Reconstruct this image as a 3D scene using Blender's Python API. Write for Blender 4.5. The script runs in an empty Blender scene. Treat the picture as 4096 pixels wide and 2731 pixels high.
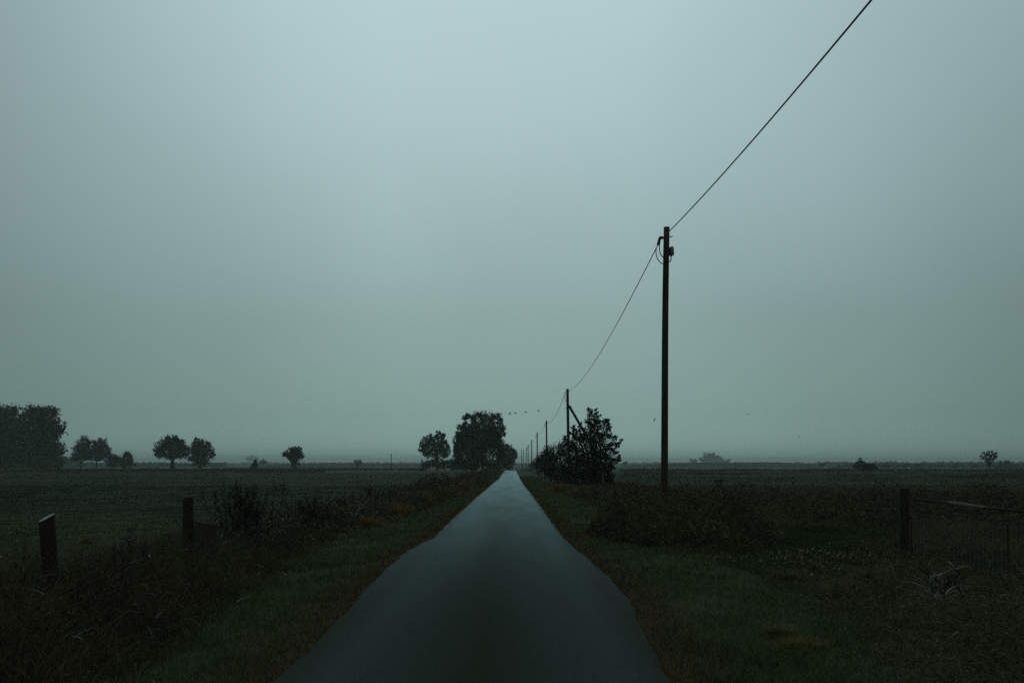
import bpy, math, random
import numpy as np

# ------------------------------------------------------------------ scene, camera, light
scene = bpy.context.scene
C = scene.collection
F = 3982.0          # focal length of the lens in photo pixels (35 mm on a 36 mm wide frame, 4096 px)
EYE = 1.65

cam_d = bpy.data.cameras.new("camera")
cam = bpy.data.objects.new("camera", cam_d)
C.objects.link(cam)
cam.location = (0, 0, EYE)
cam.rotation_euler = (math.radians(90), 0, 0)
cam_d.sensor_width = 36.0
cam_d.lens = 35.0
cam_d.shift_y = 494.5 / 4096
cam_d.clip_start = 0.1
cam_d.clip_end = 20000
scene.camera = cam

SUN_EL, SUN_AZ = math.radians(24), math.radians(-4)
world = bpy.data.worlds.new("World")
scene.world = world
world.use_nodes = True
nt = world.node_tree
nt.nodes.clear()
N = nt.nodes.new
L = nt.links.new
w_out = N("ShaderNodeOutputWorld")
bg = N("ShaderNodeBackground")
tc = N("ShaderNodeTexCoord")
sep = N("ShaderNodeSeparateXYZ")
L(tc.outputs["Generated"], sep.inputs[0])
ramp = N("ShaderNodeValToRGB")              # brightness of the overcast with height
L(sep.outputs["Z"], ramp.inputs[0])
cr = ramp.color_ramp
stops = [(0.0, (0.300, 0.460, 0.428)), (0.05, (0.248, 0.385, 0.358)), (0.14, (0.262, 0.396, 0.388)),
         (0.22, (0.320, 0.460, 0.475)), (0.33, (0.390, 0.545, 0.575)), (0.42, (0.435, 0.600, 0.635)), (0.52, (0.43, 0.53, 0.53)), (0.70, (0.38, 0.43, 0.40)), (1.0, (0.32, 0.36, 0.33))]
cr.elements[0].position = stops[0][0]; cr.elements[0].color = (*stops[0][1], 1)
cr.elements[1].position = stops[-1][0]; cr.elements[1].color = (*stops[-1][1], 1)
for p, c in stops[1:-1]:
    e = cr.elements.new(p); e.color = (*c, 1)
absx = N("ShaderNodeMath"); absx.operation = 'ABSOLUTE'
offx = N("ShaderNodeMath"); offx.operation = 'ADD'; offx.inputs[1].default_value = 0.0
L(sep.outputs["X"], offx.inputs[0]); L(offx.outputs[0], absx.inputs[0])
rx = N("ShaderNodeValToRGB")                # lens vignette put into the sky colour: darker towards the sides
L(absx.outputs[0], rx.inputs[0])
rs = [(0.0, 1.0), (0.12, 0.99), (0.22, 0.90), (0.33, 0.77), (0.44, 0.645), (0.6, 0.45), (1.0, 0.3)]
rx.color_ramp.elements[0].color = (1, 1, 1, 1)
rx.color_ramp.elements[1].color = (0.3, 0.3, 0.3, 1)
for p, v in rs[1:-1]:
    e = rx.color_ramp.elements.new(p); e.color = (v, v, v, 1)
noi = N("ShaderNodeTexNoise"); noi.inputs["Scale"].default_value = 2.2; noi.inputs["Detail"].default_value = 2
L(tc.outputs["Generated"], noi.inputs["Vector"])
mr = N("ShaderNodeMapRange"); mr.inputs[1].default_value = 0.3; mr.inputs[2].default_value = 0.7
mr.inputs[3].default_value = 0.93; mr.inputs[4].default_value = 1.07
L(noi.outputs["Fac"], mr.inputs[0])
m1 = N("ShaderNodeMixRGB"); m1.blend_type = 'MULTIPLY'; m1.inputs[0].default_value = 1
L(ramp.outputs[0], m1.inputs[1]); L(rx.outputs[0], m1.inputs[2])
m2 = N("ShaderNodeMixRGB"); m2.blend_type = 'MULTIPLY'; m2.inputs[0].default_value = 1
L(m1.outputs[0], m2.inputs[1]); L(mr.outputs[0], m2.inputs[2])
sky = N("ShaderNodeTexSky"); sky.sky_type = 'NISHITA'; sky.sun_disc = False
sky.sun_elevation = SUN_EL; sky.sun_rotation = SUN_AZ; sky.dust_density = 6
m3 = N("ShaderNodeMixRGB"); m3.blend_type = 'ADD'; m3.inputs[0].default_value = 0.0004
ry = N("ShaderNodeMapRange"); ry.inputs[1].default_value = -0.1; ry.inputs[2].default_value = 0.6; ry.inputs[3].default_value = 0.45; ry.inputs[4].default_value = 1.0
L(sep.outputs["Y"], ry.inputs[0])           # dusk: the sky behind is darker than the sky ahead
m4 = N("ShaderNodeMixRGB"); m4.blend_type = 'MULTIPLY'; m4.inputs[0].default_value = 1
L(m2.outputs[0], m4.inputs[1]); L(ry.outputs[0], m4.inputs[2])
L(m4.outputs[0], m3.inputs[1]); L(sky.outputs[0], m3.inputs[2])
L(m3.outputs[0], bg.inputs["Color"])
bg.inputs["Strength"].default_value = 1.0
L(bg.outputs[0], w_out.inputs[0])

sun_d = bpy.data.lights.new("sun", 'SUN')
sun_d.energy = 0.03
sun_d.angle = math.radians(40)
sun_d.color = (0.95, 1.0, 1.0)
sun = bpy.data.objects.new("sun", sun_d)
C.objects.link(sun)
sun.rotation_euler = (math.radians(-(90 - 24)), 0, math.radians(-4))

scene.view_settings.view_transform = 'Standard'
scene.view_settings.look = 'None'
scene.view_settings.gamma = 1
scene.view_settings.exposure = 0
cy = scene.cycles
cy.use_denoising = False
cy.max_bounces = 5
cy.diffuse_bounces = 2
cy.glossy_bounces = 2
cy.volume_bounces = 0
cy.use_adaptive_sampling = False

rng = np.random.default_rng(7)
random.seed(7)

# ------------------------------------------------------------------ helpers
def P(px, py, d):
    """the point that lies d metres down the road on the line of sight of a measured photo pixel"""
    return np.array([(px - 2048) / F * d, d, EYE - (py - 1860) / F * d])

def tag(o, label=None, cat=None, group=None, kind=None):
    if label: o["label"] = label
    if cat: o["category"] = cat
    if group: o["group"] = group
    if kind: o["kind"] = kind
    return o

def empty(name, loc, label=None, cat=None, group=None):
    o = bpy.data.objects.new(name, None)
    C.objects.link(o)
    o.location = loc
    o.empty_display_size = 0.3
    return tag(o, label, cat, group)

def link(name, me, mat, parent=None, loc=None):
    if mat is not None:
        me.materials.append(mat)
    o = bpy.data.objects.new(name, me)
    C.objects.link(o)
    if loc is not None: o.location = loc
    if parent is not None: o.parent = parent
    return o

def quad_mesh(name, V, Q):
    me = bpy.data.meshes.new(name)
    V = np.asarray(V, dtype=np.float32).reshape(-1, 3)
    Q = np.asarray(Q, dtype=np.int32).reshape(-1, 4)
    me.vertices.add(len(V)); me.vertices.foreach_set("co", V.ravel())
    me.loops.add(Q.size); me.loops.foreach_set("vertex_index", Q.ravel())
    me.polygons.add(len(Q)); me.polygons.foreach_set("loop_start", np.arange(0, Q.size, 4, dtype=np.int32))
    me.update(calc_edges=True)
    return me

def leaves(pts, size, aspect=0.5, droop=0.0):
    """leaf-sized rhombs with random turn; droop 1 hangs them down"""
    n = len(pts)
    size = np.broadcast_to(np.asarray(size, float), (n,)) * rng.uniform(0.6, 1.4, n)
    a = rng.normal(size=(n, 3)); a[:, 2] = a[:, 2] * (1 - droop) - droop * 2.2
    a /= np.linalg.norm(a, axis=1)[:, None]
    b = np.cross(a, rng.normal(size=(n, 3))); b /= np.linalg.norm(b, axis=1)[:, None] + 1e-9
    c = np.cross(a, b)
    h = size[:, None] * 0.5
    V = np.stack([pts - a * h, pts + b * h * aspect + c * h * 0.15, pts + a * h, pts - b * h * aspect + c * h * 0.15], 1)
    return V.reshape(-1, 3), np.arange(n * 4).reshape(n, 4)

def blades(pts, h, w, bend=0.5, seg=3, lean=None, dirs=None, curl=2.0):
    """grass blades: (n) roots, heights, widths; bend = how far the tip goes sideways / height"""
    n = len(pts)
    h = np.broadcast_to(np.asarray(h, float), (n,)) * rng.uniform(0.55, 1.25, n)
    w = np.broadcast_to(np.asarray(w, float), (n,)) * rng.uniform(0.7, 1.3, n)
    th = rng.uniform(0, 2 * np.pi, n) if dirs is None else dirs
    bd = np.broadcast_to(np.asarray(bend, float), (n,)) * rng.uniform(0.2, 1.6, n)
    d = np.stack([np.cos(th), np.sin(th), np.zeros(n)], 1)
    ph = rng.uniform(0, 2 * np.pi, n)
    s = np.stack([np.cos(ph), np.sin(ph), np.zeros(n)], 1)
    V = np.zeros((n, seg + 1, 2, 3))
    for k in range(seg + 1):
        t = k / seg
        up = h * (t - 0.28 * bd * t * t * 0.9)
        c = pts + d * (bd * h * t ** curl)[:, None]
        c = c + np.stack([np.zeros(n), np.zeros(n), up], 1)
        ww = (w * (1 - 0.85 * t))[:, None]
        V[:, k, 0] = c - s * ww * 0.5
        V[:, k, 1] = c + s * ww * 0.5
    base = (np.arange(n) * (seg + 1) * 2)[:, None]
    Q = np.concatenate([base + np.array([[2 * k, 2 * k + 1, 2 * k + 3, 2 * k + 2]]) for k in range(seg)], 1).reshape(-1, 4)
    return V.reshape(-1, 3), Q

def merge(parts):
    Vs, Qs, o = [], [], 0
    for V, Q in parts:
        V = np.asarray(V).reshape(-1, 3)
        Vs.append(V); Qs.append(np.asarray(Q).reshape(-1, 4) + o); o += len(V)
    return np.concatenate(Vs), np.concatenate(Qs)

def tube(pts, rad, sides=8, cap=True):
    pts = [np.array(p, float) for p in pts]
    if not hasattr(rad, "__len__"): rad = [rad] * len(pts)
    V, Q = [], []
    ref = np.array([0.31, 0.87, 0.13])
    for i, p in enumerate(pts):
        t = pts[min(i + 1, len(pts) - 1)] - pts[max(i - 1, 0)]
        t = t / (np.linalg.norm(t) + 1e-9)
        a = np.cross(t, ref); a /= np.linalg.norm(a) + 1e-9
        b = np.cross(t, a)
        for k in range(sides):
            an = 2 * math.pi * k / sides
            V.append(p + (a * math.cos(an) + b * math.sin(an)) * rad[i])
    for i in range(len(pts) - 1):
        for k in range(sides):
            k2 = (k + 1) % sides
            Q.append([i * sides + k, i * sides + k2, (i + 1) * sides + k2, (i + 1) * sides + k])
    if cap:
        for i0, pc in ((0, pts[0]), ((len(pts) - 1) * sides, pts[-1])):
            c = len(V); V.append(pc)
            for k in range(0, sides, 2):
                Q.append([i0 + k, i0 + (k + 1) % sides, i0 + (k + 2) % sides, c])
    return np.array(V), np.array(Q)

def box(c, s, rz=0.0, taper=0.0):
    x, y, z = [v / 2 for v in s]
    V = []
    for k, (sx, sy, sz) in enumerate([(-1, -1, -1), (1, -1, -1), (1, 1, -1), (-1, 1, -1), (-1, -1, 1), (1, -1, 1), (1, 1, 1), (-1, 1, 1)]):
        f = 1 - taper if sz > 0 else 1
        X, Y = sx * x * f, sy * y * f
        V.append([c[0] + X * math.cos(rz) - Y * math.sin(rz), c[1] + X * math.sin(rz) + Y * math.cos(rz), c[2] + sz * z])
    return np.array(V), np.array([[3, 2, 1, 0], [4, 5, 6, 7], [0, 1, 5, 4], [1, 2, 6, 5], [2, 3, 7, 6], [3, 0, 4, 7]])

def part(name, geo, mat, parent=None, smooth=False):
    V, Q = geo if isinstance(geo, tuple) else merge(geo)
    me = quad_mesh(name, V, Q)
    if smooth:
        me.polygons.foreach_set("use_smooth", [True] * len(me.polygons))
    return link(name, me, mat, parent)

# ------------------------------------------------------------------ materials
def mat_noise(name, cols, scale=4.0, rough=0.9, spec=0.2, island=0.0, bump=0.0, vec_scale=(1, 1, 1), detail=4, bump_scale=None, world_co=False):
    m = bpy.data.materials.new(name)
    m.use_nodes = True
    t = m.node_tree
    b = t.nodes["Principled BSDF"]
    b.inputs["Roughness"].default_value = rough
    b.inputs["Specular IOR Level"].default_value = spec
    co = t.nodes.new("ShaderNodeNewGeometry")
    mp = t.nodes.new("ShaderNodeMapping"); mp.inputs["Scale"].default_value = vec_scale
    t.links.new(co.outputs["Position"], mp.inputs["Vector"])
    n = t.nodes.new("ShaderNodeTexNoise"); n.inputs["Scale"].default_value = scale; n.inputs["Detail"].default_value = detail
    t.links.new(mp.outputs[0], n.inputs["Vector"])
    r = t.nodes.new("ShaderNodeValToRGB")
    k = len(cols)
    r.color_ramp.elements[0].position = 0.3; r.color_ramp.elements[0].color = (*cols[0], 1)
    r.color_ramp.elements[1].position = 0.7; r.color_ramp.elements[1].color = (*cols[-1], 1)
    for i in range(1, k - 1):
        e = r.color_ramp.elements.new(0.3 + 0.4 * i / (k - 1)); e.color = (*cols[i], 1)
    fac = n.outputs["Fac"]
    if island > 0:
        a = t.nodes.new("ShaderNodeMath"); a.operation = 'MULTIPLY_ADD'
        a.inputs[1].default_value = island; a.inputs[2].default_value = -island * 0.5
        t.links.new(co.outputs["Random Per Island"], a.inputs[0])
        s = t.nodes.new("ShaderNodeMath"); s.operation = 'ADD'
        t.links.new(a.outputs[0], s.inputs[0]); t.links.new(n.outputs["Fac"], s.inputs[1])
        fac = s.outputs[0]
    t.links.new(fac, r.inputs[0])
    t.links.new(r.outputs[0], b.inputs["Base Color"])
    if bump > 0:
        bn = t.nodes.new("ShaderNodeTexNoise"); bn.inputs["Scale"].default_value = bump_scale or scale * 8; bn.inputs["Detail"].default_value = 3
        t.links.new(co.outputs["Position"], bn.inputs["Vector"])
        bp = t.nodes.new("ShaderNodeBump"); bp.inputs["Distance"].default_value = bump; bp.inputs["Strength"].default_value = 1
        t.links.new(bn.outputs["Fac"], bp.inputs["Height"]); t.links.new(bp.outputs[0], b.inputs["Normal"])
    return m

M = {}
M["wood_pole"] = mat_noise("tarred wood", [(0.026, 0.021, 0.013), (0.046, 0.038, 0.026), (0.072, 0.060, 0.042)], 3, 0.75, 0.3, vec_scale=(14, 14, 0.7), bump=0.004, bump_scale=40)
M["post"] = mat_noise("weathered post wood", [(0.0277, 0.0214, 0.0147), (0.0630, 0.0500, 0.0357)], 5, 0.85, 0.25, vec_scale=(12, 12, 1), bump=0.004, bump_scale=50)
M["cut"] = mat_noise("pale wet cut wood", [(0.1485, 0.1782, 0.1782), (0.2228, 0.2574, 0.2574)], 14, 0.35, 0.6)
M["metal"] = mat_noise("dark metal", [(0.02, 0.02, 0.02), (0.035, 0.035, 0.035)], 6, 0.5, 0.5)
M["greybox"] = mat_noise("grey plastic", [(0.17, 0.20, 0.20), (0.21, 0.24, 0.24)], 6, 0.5, 0.5)
M["cable"] = mat_noise("black cable", [(0.008, 0.008, 0.008), (0.012, 0.012, 0.012)], 6, 0.5, 0.4)
M["pipe"] = mat_noise("pale pipe", [(0.1680, 0.1824, 0.1728), (0.2400, 0.2544, 0.2400)], 8, 0.4, 0.5)
M["white"] = mat_noise("white paint", [(0.75, 0.78, 0.75), (0.8, 0.82, 0.8)], 8, 0.5, 0.4)
M["bark"] = mat_noise("dark bark", [(0.012, 0.010, 0.008), (0.03, 0.025, 0.02)], 3, 0.95, 0.1, vec_scale=(4, 4, 1))
M["leaf"] = mat_noise("dark tree leaves", [(0.0086, 0.0130, 0.0072), (0.0173, 0.0245, 0.0130), (0.0274, 0.0360, 0.0187)], 0.35, 0.8, 0.15, island=0.6)
M["willow"] = mat_noise("willow leaves", [(0.0078, 0.0109, 0.0062), (0.0172, 0.0218, 0.0117), (0.0281, 0.0328, 0.0187)], 0.5, 0.8, 0.15, island=0.6)
M["shrub"] = mat_noise("shrub leaves", [(0.0083, 0.0100, 0.0058), (0.0150, 0.0183, 0.0100), (0.0250, 0.0283, 0.0150)], 0.8, 0.8, 0.15, island=0.6)
M["redleaf"] = mat_noise("copper leaves", [(0.0120, 0.0084, 0.0084), (0.0180, 0.0156, 0.0132), (0.0240, 0.0216, 0.0156)], 0.3, 0.8, 0.15, island=0.6)
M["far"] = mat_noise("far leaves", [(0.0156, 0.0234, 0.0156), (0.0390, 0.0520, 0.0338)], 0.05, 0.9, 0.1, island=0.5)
M["grass"] = mat_noise("verge grass", [(0.0505, 0.0682, 0.0178), (0.0807, 0.1267, 0.0356), (0.1162, 0.1852, 0.0534)], 0.9, 0.6, 0.35, island=0.55)
M["field_grass"] = mat_noise("pasture grass", [(0.030, 0.056, 0.020), (0.044, 0.078, 0.026), (0.064, 0.108, 0.036)], 0.12, 0.8, 0.15, island=0.25)
M["deadgrass"] = mat_noise("rusty dead grass", [(0.1094, 0.0766, 0.0308), (0.2462, 0.1596, 0.0513), (0.3557, 0.2554, 0.0770)], 1.3, 0.8, 0.2, island=0.6)
M["edge_litter"] = mat_noise("brown edge litter", [(0.0399, 0.0290, 0.0108), (0.0998, 0.0580, 0.0156), (0.1696, 0.0952, 0.0216)], 1.1, 0.85, 0.15, island=0.5)
M["straw"] = mat_noise("pale straw", [(0.16, 0.13, 0.07), (0.34, 0.30, 0.17)], 2, 0.6, 0.3, island=0.7)
M["reedleaf"] = mat_noise("grey green reed leaves", [(0.0420, 0.0700, 0.0560), (0.1120, 0.1610, 0.1330)], 2, 0.45, 0.45, island=0.8)
M["weed"] = mat_noise("brown weeds", [(0.0385, 0.0357, 0.0194), (0.0865, 0.0774, 0.0437), (0.1443, 0.1309, 0.0729)], 1.0, 0.85, 0.12, island=0.4)
M["darkstalk"] = mat_noise("dark dead stalks", [(0.012, 0.010, 0.008), (0.03, 0.025, 0.018)], 2, 0.85, 0.15, island=0.5)
M["bramble"] = mat_noise("bramble leaves", [(0.0420, 0.0473, 0.0221), (0.0900, 0.0945, 0.0464), (0.1560, 0.1485, 0.0718)], 0.7, 0.8, 0.15, island=0.4)
M["ochre"] = mat_noise("ochre dry grass", [(0.0950, 0.0912, 0.0380), (0.1900, 0.1615, 0.0608), (0.3040, 0.2470, 0.0950)], 1.5, 0.8, 0.2, island=0.5)
M["litter"] = mat_noise("golden fallen leaves", [(0.22, 0.13, 0.04), (0.42, 0.32, 0.15)], 3, 0.6, 0.3, island=0.8)
M["wall"] = mat_noise("dark shed boards", [(0.015, 0.014, 0.012), (0.03, 0.028, 0.024)], 2, 0.9, 0.1, vec_scale=(3, 3, 0.3))
M["roof"] = mat_noise("grey roof sheet", [(0.10, 0.12, 0.11), (0.16, 0.18, 0.17)], 1, 0.6, 0.3)
M["feather"] = mat_noise("dark feathers", [(0.02, 0.02, 0.018), (0.04, 0.04, 0.035)], 3, 0.8, 0.2)
M["wool"] = mat_noise("pale wool", [(0.6, 0.6, 0.56), (0.72, 0.72, 0.68)], 3, 0.9, 0.1)
M["dike"] = mat_noise("dike turf", [(0.03, 0.045, 0.03), (0.045, 0.06, 0.04)], 0.04, 0.9, 0.1, vec_scale=(1, 1, 8))

# ground: pasture with streaks, brown near the road edge
def ground_material():
    m = bpy.data.materials.new("pasture ground")
    m.use_nodes = True
    t = m.node_tree; nn = t.nodes.new; ll = t.links.new
    b = t.nodes["Principled BSDF"]; b.inputs["Roughness"].default_value = 0.9; b.inputs["Specular IOR Level"].default_value = 0.15
    g = nn("ShaderNodeNewGeometry")
    mp = nn("ShaderNodeMapping"); mp.inputs["Scale"].default_value = (0.02, 0.06, 1); mp.inputs["Rotation"].default_value = (0, 0, math.radians(-6))
    ll(g.outputs["Position"], mp.inputs["Vector"])
    n1 = nn("ShaderNodeTexNoise"); n1.inputs["Scale"].default_value = 1.0; n1.inputs["Detail"].default_value = 6
    ll(mp.outputs[0], n1.inputs["Vector"])
    r1 = nn("ShaderNodeValToRGB")
    r1.color_ramp.elements[0].position = 0.34; r1.color_ramp.elements[0].color = (0.014, 0.025, 0.009, 1)
    r1.color_ramp.elements[1].position = 0.68; r1.color_ramp.elements[1].color = (0.040, 0.068, 0.021, 1)
    e = r1.color_ramp.elements.new(0.5); e.color = (0.026, 0.045, 0.014, 1)
    ll(n1.outputs["Fac"], r1.inputs[0])
    n2 = nn("ShaderNodeTexNoise"); n2.inputs["Scale"].default_value = 0.9; n2.inputs["Detail"].default_value = 8; n2.inputs["Roughness"].default_value = 0.7
    ll(g.outputs["Position"], n2.inputs["Vector"])
    r2 = nn("ShaderNodeMapRange"); r2.inputs[1].default_value = 0.3; r2.inputs[2].default_value = 0.7; r2.inputs[3].default_value = 0.75; r2.inputs[4].default_value = 1.2
    ll(n2.outputs["Fac"], r2.inputs[0])
    mm = nn("ShaderNodeMixRGB"); mm.blend_type = 'MULTIPLY'; mm.inputs[0].default_value = 1
    ll(r1.outputs[0], mm.inputs[1]); ll(r2.outputs[0], mm.inputs[2])
    # bare earthy soil close to the lane
    sx = nn("ShaderNodeSeparateXYZ"); ll(g.outputs["Position"], sx.inputs[0])
    ax = nn("ShaderNodeMath"); ax.operation = 'ADD'; ax.inputs[1].default_value = 0.3; ll(sx.outputs["X"], ax.inputs[0])
    ab = nn("ShaderNodeMath"); ab.operation = 'ABSOLUTE'; ll(ax.outputs[0], ab.inputs[0])
    jn = nn("ShaderNodeMath"); jn.operation = 'MULTIPLY_ADD'; jn.inputs[1].default_value = -1.4; ll(n2.outputs["Fac"], jn.inputs[0]); ll(ab.outputs[0], jn.inputs[2])
    mr = nn("ShaderNodeMapRange"); mr.inputs[1].default_value = 1.1; mr.inputs[2].default_value = 1.8; mr.inputs[3].default_value = 1; mr.inputs[4].default_value = 0
    ll(jn.outputs[0], mr.inputs[0])
    mx = nn("ShaderNodeMixRGB"); ll(mr.outputs[0], mx.inputs[0]); ll(mm.outputs[0], mx.inputs[1]); mx.inputs[2].default_value = (0.05, 0.032, 0.015, 1)
    ll(mx.outputs[0], b.inputs["Base Color"])
    bp = nn("ShaderNodeBump"); bp.inputs["Distance"].default_value = 0.06; ll(n2.outputs["Fac"], bp.inputs["Height"]); ll(bp.outputs[0], b.inputs["Normal"])
    return m
M["ground"] = ground_material()

def road_material():
    m = bpy.data.materials.new("old asphalt")
    m.use_nodes = True
    t = m.node_tree; nn = t.nodes.new; ll = t.links.new
    b = t.nodes["Principled BSDF"]
    b.inputs["Specular IOR Level"].default_value = 0.0; b.inputs["IOR"].default_value = 1.0; b.inputs["Roughness"].default_value = 1.0
    b.inputs["Specular Tint"].default_value = (0.72, 0.98, 1.0, 1)
    g = nn("ShaderNodeNewGeometry")
    n1 = nn("ShaderNodeTexNoise"); n1.inputs["Scale"].default_value = 70; n1.inputs["Detail"].default_value = 3
    ll(g.outputs["Position"], n1.inputs["Vector"])
    mp = nn("ShaderNodeMapping"); mp.inputs["Scale"].default_value = (1.1, 0.10, 1); ll(g.outputs["Position"], mp.inputs["Vector"])
    n2 = nn("ShaderNodeTexNoise"); n2.inputs["Scale"].default_value = 1.2; n2.inputs["Detail"].default_value = 5
    ll(mp.outputs[0], n2.inputs["Vector"])
    # two worn wheel tracks, paler than the mossy middle and edges
    sx = nn("ShaderNodeSeparateXYZ"); ll(g.outputs["Position"], sx.inputs[0])
    a1 = nn("ShaderNodeMath"); a1.operation = 'ADD'; a1.inputs[1].default_value = 0.27; ll(sx.outputs["X"], a1.inputs[0])
    a2 = nn("ShaderNodeMath"); a2.operation = 'ABSOLUTE'; ll(a1.outputs[0], a2.inputs[0])
    a4 = nn("ShaderNodeMath"); a4.operation = 'MULTIPLY_ADD'; a4.inputs[1].default_value = 0.35; ll(n2.outputs["Fac"], a4.inputs[0]); ll(a2.outputs[0], a4.inputs[2])
    r = nn("ShaderNodeValToRGB")
    cr = r.color_ramp
    cr.elements[0].position = 0.12; cr.elements[0].color = (0.044, 0.055, 0.044, 1)
    cr.elements[1].position = 1.0; cr.elements[1].color = (0.055, 0.070, 0.064, 1)
    e = cr.elements.new(0.27); e.color = (0.048, 0.062, 0.053, 1)
    e = cr.elements.new(0.50); e.color = (0.060, 0.080, 0.076, 1)
    e = cr.elements.new(0.8); e.color = (0.068, 0.096, 0.096, 1)
    sc = nn("ShaderNodeMath"); sc.operation = 'MULTIPLY'; sc.inputs[1].default_value = 0.62; ll(a4.outputs[0], sc.inputs[0])
    ll(sc.outputs[0], r.inputs[0])
    mr = nn("ShaderNodeMapRange"); mr.inputs[1].default_value = 0.3; mr.inputs[2].default_value = 0.7; mr.inputs[3].default_value = 0.65; mr.inputs[4].default_value = 1.35
    ll(n1.outputs["Fac"], mr.inputs[0])
    mm = nn("ShaderNodeMixRGB"); mm.blend_type = 'MULTIPLY'; mm.inputs[0].default_value = 1
    ll(r.outputs[0], mm.inputs[1]); ll(mr.outputs[0], mm.inputs[2]); ll(mm.outputs[0], b.inputs["Base Color"])
    bp = nn("ShaderNodeBump"); bp.inputs["Distance"].default_value = 0.0015; ll(n1.outputs["Fac"], bp.inputs["Height"]); ll(bp.outputs[0], b.inputs["Normal"])
    # damp asphalt: rough stone with a thin sheen that only shows at very flat angles
    lw = nn("ShaderNodeLayerWeight"); lw.inputs["Blend"].default_value = 0.5
    pw = nn("ShaderNodeMath"); pw.operation = 'POWER'; pw.inputs[1].default_value = 27; ll(lw.outputs["Facing"], pw.inputs[0])
    rr = nn("ShaderNodeMapRange"); rr.inputs[1].default_value = 0.3; rr.inputs[2].default_value = 0.7; rr.inputs[3].default_value = 0.40; rr.inputs[4].default_value = 0.58; ll(n2.outputs["Fac"], rr.inputs[0])
    ml = nn("ShaderNodeMath"); ml.operation = 'MULTIPLY'; ll(pw.outputs[0], ml.inputs[0]); ll(rr.outputs[0], ml.inputs[1])
    gl = nn("ShaderNodeBsdfGlossy"); gl.inputs["Color"].default_value = (0.64, 0.9, 0.94, 1); gl.inputs["Roughness"].default_value = 0.38
    mx = nn("ShaderNodeMixShader"); ll(ml.outputs[0], mx.inputs[0]); ll(b.outputs[0], mx.inputs[1]); ll(gl.outputs[0], mx.inputs[2])
    ll(mx.outputs[0], t.nodes["Material Output"].inputs["Surface"])
    return m
M["road"] = road_material()

# ------------------------------------------------------------------ ground and road
ROAD_L = [(-20, -1.75), (5, -1.76), (7.7, -1.77), (8.9, -1.81), (9.6, -1.79), (11.1, -1.83), (12.4, -1.91), (13.8, -1.94), (15, -1.97), (16, -1.98), (18.1, -1.99),
          (20.1, -1.95), (22, -1.75), (26.9, -1.79), (36.9, -1.79), (54, -1.80), (124, -1.6), (200, -1.8), (290, -2.0), (300, -2.2)]
ROAD_R = [(-20, 1.2), (5, 1.2), (7.7, 1.18), (8.9, 1.23), (9.6, 1.28), (10.7, 1.34), (11.5, 1.39), (12.5, 1.42), (13.4, 1.42), (14.8, 1.39), (16.6, 1.35), (18.4, 1.28),
          (21.2, 1.17), (27, 1.13), (35.3, 1.12), (55, 1.10), (75, 0.98), (130, 1.0), (200, 1.05), (290, 1.2), (300, 1.3)]
def road_edges(y):
    y = np.asarray(y, float); xl = 0; xr = 0
    for k, wt in ((-1.0, 0.2), (-0.5, 0.2), (0, 0.2), (0.5, 0.2), (1.0, 0.2)):
        xl = xl + wt * np.interp(y + k, [a for a, _ in ROAD_L], [b for _, b in ROAD_L])
        xr = xr + wt * np.interp(y + k, [a for a, _ in ROAD_R], [b for _, b in ROAD_R])
    return xl, xr

def hnoise(x, y):
    return (np.sin(x * 0.9 + 1.3) * np.cos(y * 0.7 + 0.4) + 0.6 * np.sin(x * 2.1 - y * 1.7) + 0.4 * np.sin(x * 4.3 + y * 3.1 + 2)) / 2

def ground_z(x, y):
    x = np.asarray(x, float); y = np.asarray(y, float)
    d = np.clip((np.abs(x + 0.3) - 2.4) / 3.0, 0, 1)
    near = np.clip((140 - np.abs(y)) / 60, 0, 1)
    return 0.05 * hnoise(x, y) * d * near

def axis(near_lo, near_hi, step, far):
    a = list(np.arange(near_lo, near_hi + 1e-6, step))
    s = step; v = near_hi
    while v < far: s *= 1.25; v += s; a.append(min(v, far))
    s = step; v = near_lo; b = []
    while v > -far: s *= 1.25; v -= s; b.append(max(v, -far))
    return np.array(b[::-1] + a)
gx = axis(-30, 30, 0.4, 4900); gy = axis(0, 60, 0.5, 4900)
GX, GY = np.meshgrid(gx, gy)
V = np.stack([GX, GY, ground_z(GX, GY)], -1).reshape(-1, 3)
nx, ny = len(gx), len(gy)
ii = (np.arange(ny - 1)[:, None] * nx + np.arange(nx - 1)[None, :]).ravel()
Q = np.stack([ii, ii + 1, ii + nx + 1, ii + nx], 1)
tag(part("ground", (V, Q), M["ground"], smooth=True), kind="structure")

ys = np.concatenate([np.arange(-20, 60, 0.25), np.arange(60, 300, 3)])
xl, xr = road_edges(ys)
xl = xl + 0.015 * np.sin(ys * 2.3) + 0.008 * np.sin(ys * 5.1 + 1); xr = xr + 0.015 * np.sin(ys * 2.1 + 2) + 0.008 * np.sin(ys * 5.3)
# after 300 m the lane swings left behind the trees
rows = []
for y, a, b in zip(ys, xl, xr):
    rows.append([np.array([a + (b - a) * k / 8, y, 0.025 + 0.035 * (1 - (k / 4 - 1) ** 2)]) for k in range(9)])
cx_, cy_, ang = -0.5, 300.0, 0.0
for i in range(26):
    ang += 0.055
    cx_ -= 4 * math.sin(ang); cy_ += 4 * math.cos(ang)
    rows.append([np.array([cx_ + (k / 4 - 1) * 1.7 * math.cos(ang), cy_ + (k / 4 - 1) * 1.7 * math.sin(ang), 0.025 + 0.03 * (1 - (k / 4 - 1) ** 2)]) for k in range(9)])
V = np.array(rows).reshape(-1, 3); nr = len(rows)
ii = (np.arange(nr - 1)[:, None] * 9 + np.arange(8)[None, :]).ravel()
tag(part("road", (V, np.stack([ii, ii + 1, ii + 10, ii + 9], 1)), M["road"], smooth=True), kind="structure")

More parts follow.
